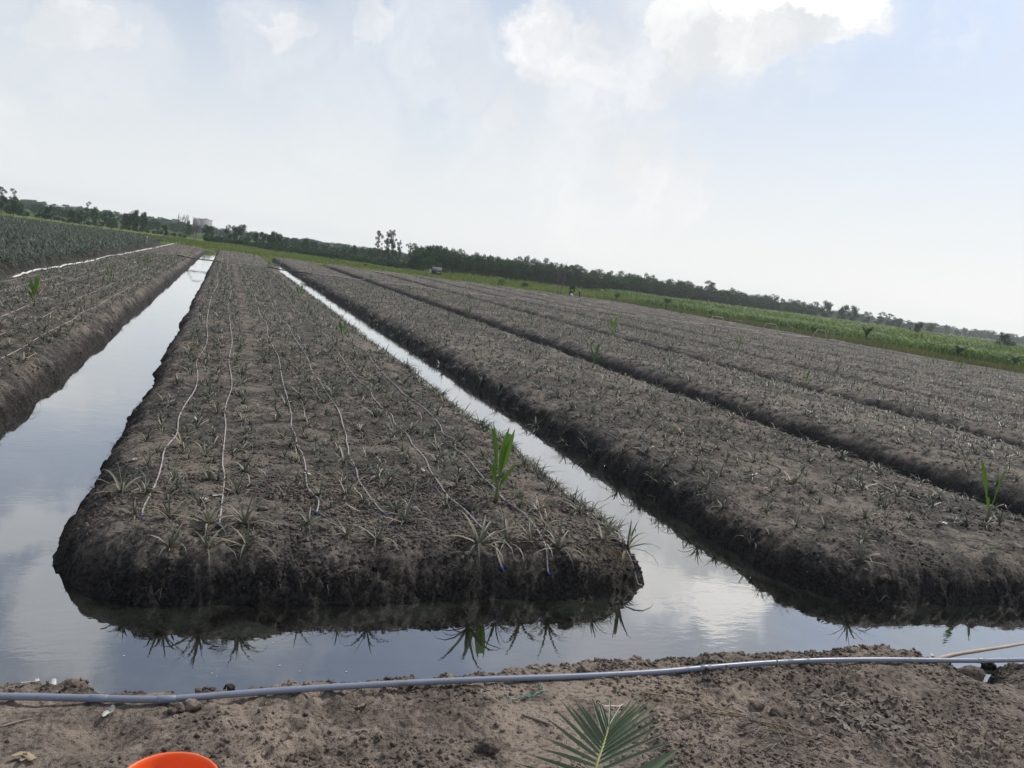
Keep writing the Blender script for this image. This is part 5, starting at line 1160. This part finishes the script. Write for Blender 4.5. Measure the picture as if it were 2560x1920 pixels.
# palms and banana plants on the right edge
def palm_plant(px, pb, ptop, label, seed, upright=.5, nf=9, name='young_palm', wid=.10):
    B = gp(px, pb, .46); D = (RC.T @ (B - CP))[2]; h = at(px, ptop, D)[2] - .46; r = random.Random(seed); e = empty(name, B); V, Fl = tube([(0, 0, 0), (.02, 0, h * .2), (.02, .01, h * .35)], [h * .05, h * .04, h * .03], 7); obj('trunk', mesh_np('trunk', V, Fl, M_trunk, True), e)
    for k in range(nf):
        a = k * 2.4 + r.uniform(-.3, .3); el = math.radians(r.uniform(35 + 45 * upright, 88)); L = h * r.uniform(.55, .78); mb = MB(); p = np.array([0, 0, h * .33]); ee = el; pts = []
        for s in range(9):
            pts.append(p.copy()); p = p + np.array([math.cos(a) * math.cos(ee), math.sin(a) * math.cos(ee), math.sin(ee)]) * L / 8; ee -= math.radians(r.uniform(6, 13)) * (1.3 - upright * .7)
        pts = np.array(pts); V, Fl = tube(pts, np.linspace(h * .008, h * .002, 9), 5, False); mb.add(V, Fl, .6); sd_ = np.array([-math.sin(a), math.cos(a), 0])
        for s in range(2, 9):
            for q in (-1, 1):
                for t in (0, .5):
                    A = pts[s] if s == 8 else pts[s] * (1 - t) + pts[min(s + 1, 8)] * t; d_ = pts[s] - pts[s - 1]; d_ /= np.linalg.norm(d_); tip = A + (sd_ * q * .8 + d_ * .7 + np.array([0, 0, -.25])) * L * .27 * (1.15 - abs(s - 5) * .12); w_ = d_ * h * .024
                    mb.add(np.array([A - w_, A + w_, tip]), np.array([[0, 1, 2]]), r.uniform(.1, .7))
        obj('frond', mb.mesh('frond', M_crown_d), e)
    return tag(e, label, 'palm', 'young palms along the field edges')
for a in ((1540, 755, 731, 'dark small palm left of the thicket at the right field edge', 1, .6), (1664, 777, 734, 'taller dark palm in the thicket at the right field edge', 2, .4), (1773, 794, 768, 'spreading small palm right of the thicket', 3, .2), (1984, 825, 796, 'small palm with crossed fronds midway along the right field edge', 4, .4),
          (2162, 859, 814, 'upright narrow palm like a closed fan on the right field edge', 5, 1.0), (2274, 872, 843, 'spreading palm with arching fronds half hidden in the edge grass', 6, .1), (2391, 903, 856, 'palm with pale frond stalks on the right field edge', 7, .7), (2534, 926, 874, 'dark palm at the right edge of the photo', 8, .3), (1700, 790, 776, 'low palm sprout between the thicket and the spreading palm', 9, .6), (2030, 836, 816, 'dark sprout right of the crossed palm', 10, .7)): palm_plant(*a)
for (px, pb, pt, D, lab, sd_, up) in ((128, 549, 525, 200, 'small palm at the far edge of the old pineapple field', 11, .3), (203, 556, 538, 200, 'small dark palm right of the first one at the old field edge', 12, .4)):
    B, h = place(px, pt, D, .5); palm_plant(px, (CY + F * (RC.T @ (B - CP))[1] / (RC.T @ (B - CP))[2]), pt, lab, sd_, up)
tree(863, 609, 228, 'gum', M_crown_m, 'feathery_tree', 'feathery topped tree behind the hedge left of the round green tree', 'tree', 26); tree(746, 598, 420, 'gum', M_crown_m, 'feathery_tree', 'pale feathery tree beside the dark tree standing alone', 'tree', 16)

# ------------------------------------------------------------------ hut and building
M_thatch = simple('grey_thatch', (0.14, 0.13, 0.122), 0.95, 0.35, 3)
M_whitewall = simple('white_sheet', (0.50, 0.50, 0.50), 0.7, 0.15, 2)
M_darkwood = simple('dark_wood', (0.05, 0.045, 0.04), 0.9)
B = at(1093, 668, 166); B[2] = .45; c_ = at(1104, 662, 166) - at(1080, 659, 166); yaw = math.atan2(c_[1], c_[0]); e = empty('hut', B, yaw); e.scale = (.85, .85, .85); tag(e, 'small field hut with a grey sloping roof and white end wall below the wood', 'hut')
V, Fq = box((0, 0, .75), (2.1, 1.5, 1.5)); obj('wall', mesh_np('wall', V, Fq, M_darkwood), e)
V, Fq = box((-1.35, 0, .95), (.6, 1.3, .9)); w_ = obj('end_wall', mesh_np('end_wall', V, Fq, M_whitewall), e); w_['label'] = 'white end wall'
V = np.array([(-1.15, -1.1, 1.35), (1.25, -1.1, 1.35), (1.15, .1, 2.15), (-1.1, .1, 2.15), (-1.15, 1.1, 1.4), (1.25, 1.1, 1.4), (-1.15, -1.1, 1.27), (1.25, -1.1, 1.27), (1.15, .1, 2.05), (-1.1, .1, 2.05), (-1.15, 1.1, 1.3), (1.25, 1.1, 1.3)])
Fq = np.array([(0, 1, 2, 3), (3, 2, 5, 4), (7, 6, 9, 8), (8, 9, 10, 11), (0, 6, 7, 1), (4, 5, 11, 10), (1, 7, 8, 2), (2, 8, 11, 5), (6, 0, 3, 9), (9, 3, 4, 10)]); obj('roof', mesh_np('roof', V, Fq, M_thatch), e)
V, Fq = box((.5, -.78, .98), (.9, .06, .25)); obj('white_board', mesh_np('white_board', V, Fq, M_whitewall), e)
for s in (-1.0, 1.1): V, Fl = tube([(s, -1.0, 0), (s, -1.0, 1.36)], .05, 6); obj('post', mesh_np('post', V, Fl, M_darkwood), e)
M_conc = simple('pale_concrete', (0.46, 0.42, 0.40), 0.9, 0.12, .4); M_concd = simple('shade_tone_concrete', (0.30, 0.26, 0.28), 0.9, 0.2, .5); M_glass = simple('dark_opening', (0.03, 0.03, 0.035), 0.3)  # darker concrete paints in the shade of the left side; roof shares it
D = 600; C = at(501.5, 547, D); hB_ = C[2] - .42; e = empty('concrete_building', (C[0], C[1], .42)); tag(e, 'grey box shaped concrete building rising over the trees at left', 'building')
vx = at(531, 553, D + 5) - C; vx[2] = 0; yaw = math.atan2(vx[1], vx[0]); wx = np.linalg.norm(vx); wy = 5.0; e.rotation_euler = (0, 0, yaw + .0)
V, Fq = box((wx / 2, wy / 2, hB_ / 2), (wx, wy, hB_)); obj('wall', mesh_np('wall', V, Fq, M_conc), e)
lx = at(481, 546, D) - C; ll = abs(lx[0]) * .75
V, Fq = box((-ll / 2 + .0, wy / 2 - .5, hB_ / 2 - .15), (ll, wy - 1, hB_ - .3)); s_ = obj('side_wing', mesh_np('side_wing', V, Fq, M_concd), e); s_['label'] = 'wing at left, coloured darker as the shaded side'
V, Fq = box((wx / 2 - ll / 2, wy / 2, hB_ + .12), (wx + ll + .5, wy + .5, .24)); obj('roof', mesh_np('roof', V, Fq, M_concd), e)
V, Fq = box((wx * .55, wy / 2, hB_ + .5), (wx * .3, 3, .6)); obj('roof_box', mesh_np('roof_box', V, Fq, M_conc), e)

# ------------------------------------------------------------------ the two people
def person(px, py, hpx, cloth, hat, label, lean, armf, seed):
    B = gp(px, py, .5); D = (RC.T @ (B - CP))[2]; h = hpx * D / F
    J = {'pel': (0, 0, .50), 'che': (lean * .12, 0, .70), 'nek': (lean * .17, 0, .82), 'hea': (lean * .20, 0, .885), 'top': (lean * .21, 0, .95), 'hl': (-.02, .055, .48), 'kl': (.04, .06, .26), 'al': (-.02, .06, .035), 'tl': (.07, .06, .02), 'hr': (-.02, -.055, .48), 'kr': (-.01, -.06, .26), 'ar': (-.09, -.06, .035), 'tr': (-.01, -.06, .02),
         'sl': (lean * .15, .115, .785), 'el': (lean * .15 + .03, .135, .62), 'wl': (lean * .15 + .08, .13, .48), 'sr': (lean * .15, -.115, .785), 'er': (lean * .15 + armf * .10, -.13, .65), 'wr': (lean * .15 + armf * .25, -.10, .60)}
    Rr_ = {'pel': .085, 'che': .095, 'nek': .035, 'hea': .058, 'top': .045, 'hl': .065, 'kl': .045, 'al': .03, 'tl': .025, 'hr': .065, 'kr': .045, 'ar': .03, 'tr': .025, 'sl': .045, 'el': .033, 'wl': .025, 'sr': .045, 'er': .033, 'wr': .025}
    E = [('pel', 'che'), ('che', 'nek'), ('nek', 'hea'), ('hea', 'top'), ('pel', 'hl'), ('hl', 'kl'), ('kl', 'al'), ('al', 'tl'), ('pel', 'hr'), ('hr', 'kr'), ('kr', 'ar'), ('ar', 'tr'), ('che', 'sl'), ('sl', 'el'), ('el', 'wl'), ('che', 'sr'), ('sr', 'er'), ('er', 'wr')]
    nm = list(J); me = bpy.data.meshes.new('body'); me.from_pydata([tuple(v * h for v in J[k]) for k in nm], [(nm.index(a), nm.index(b)) for a, b in E], [])
    tmp = bpy.data.objects.new('body_tmp', me); COL.objects.link(tmp); md = tmp.modifiers.new('s', 'SKIN'); md.use_smooth_shade = True; sv = me.skin_vertices[0].data
    for k, n_ in enumerate(nm): sv[k].radius = (Rr_[n_] * h,) * 2
    sv[0].use_root = True; ss = tmp.modifiers.new('u', 'SUBSURF'); ss.levels = 1
    bpy.context.view_layer.update(); dg = bpy.context.evaluated_depsgraph_get(); bm_ = bpy.data.meshes.new_from_object(tmp.evaluated_get(dg)); bpy.data.objects.remove(tmp)
    bm_.materials.clear(); bm_.materials.append(cloth); bm_.materials.append(M_skin)
    for p_ in bm_.polygons: p_.material_index = 1 if p_.center.z > .84 * h or p_.center.z < .03 * h else 0
    e = empty('person', B, math.radians(seed)); obj('body', bm_, e)
    V = []; n = 14
    for (rr, zz_) in ((.11, .90), (.085, .93), (.05, .97), (.01, 1.0)): V += [(lean * .21 * h + rr * h * math.cos(j * 2 * math.pi / n), rr * h * math.sin(j * 2 * math.pi / n), zz_ * h) for j in range(n)]
    j = np.arange(n); Fq = np.concatenate([np.stack([k * n + j, k * n + (j + 1) % n, (k + 1) * n + (j + 1) % n, (k + 1) * n + j], 1) for k in range(3)]); obj('hat', mesh_np('hat', V, Fq, hat, True), e)
    return tag(e, label, 'person'), B, h
M_skin = simple('skin', (0.30, 0.19, 0.13), 0.6); M_cl1 = simple('dark_green_cloth', (0.030, 0.050, 0.036), 0.9); M_cl2 = simple('navy_cloth', (0.022, 0.028, 0.055), 0.9); M_hat = simple('straw_hat', (0.50, 0.46, 0.38), 0.8)
_, B1, h1 = person(1424, 742, 18.5, M_cl1, M_hat, 'person in dark green clothes stooping at the field edge beside a white bag', .9, .6, -30)
person(1448, 744, 18.5, M_cl2, M_hat, 'person in dark blue clothes standing at the field edge with one arm out', .3, 1.0, 200)
V, Fc = rough_lump(1.0, 77); V = V * np.array([.28, .24, .48]) + np.array([0, 0, .30]); o = obj('sack', mesh_np('sack', V, Fc, M_whitewall, True), None, gp(1428, 743, .5)); tag(o, 'white sack standing beside the person in dark green', 'sack')

# ------------------------------------------------------------------ haze
HZ = bpy.data.materials.new('haze_air'); HZ.use_nodes = True; t_ = NT(HZ.node_tree); t_.n.clear(); out = t_.new('ShaderNodeOutputMaterial'); pv = t_.new('ShaderNodeVolumePrincipled')
pv.inputs['Color'].default_value = (.93, .97, 1.0, 1); pv.inputs['Density'].default_value = 0.0003; pv.inputs['Anisotropy'].default_value = 0.55; t_.l.new(pv.outputs[0], out.inputs['Volume'])
V, Fq = box((60, 390, 8.7), (1700, 1000, 21.4)); tag(obj('haze', mesh_np('haze', V, Fq, HZ)), 'thin pale haze over the whole field', 'haze', kind='stuff')
print('objects', len(bpy.data.objects))
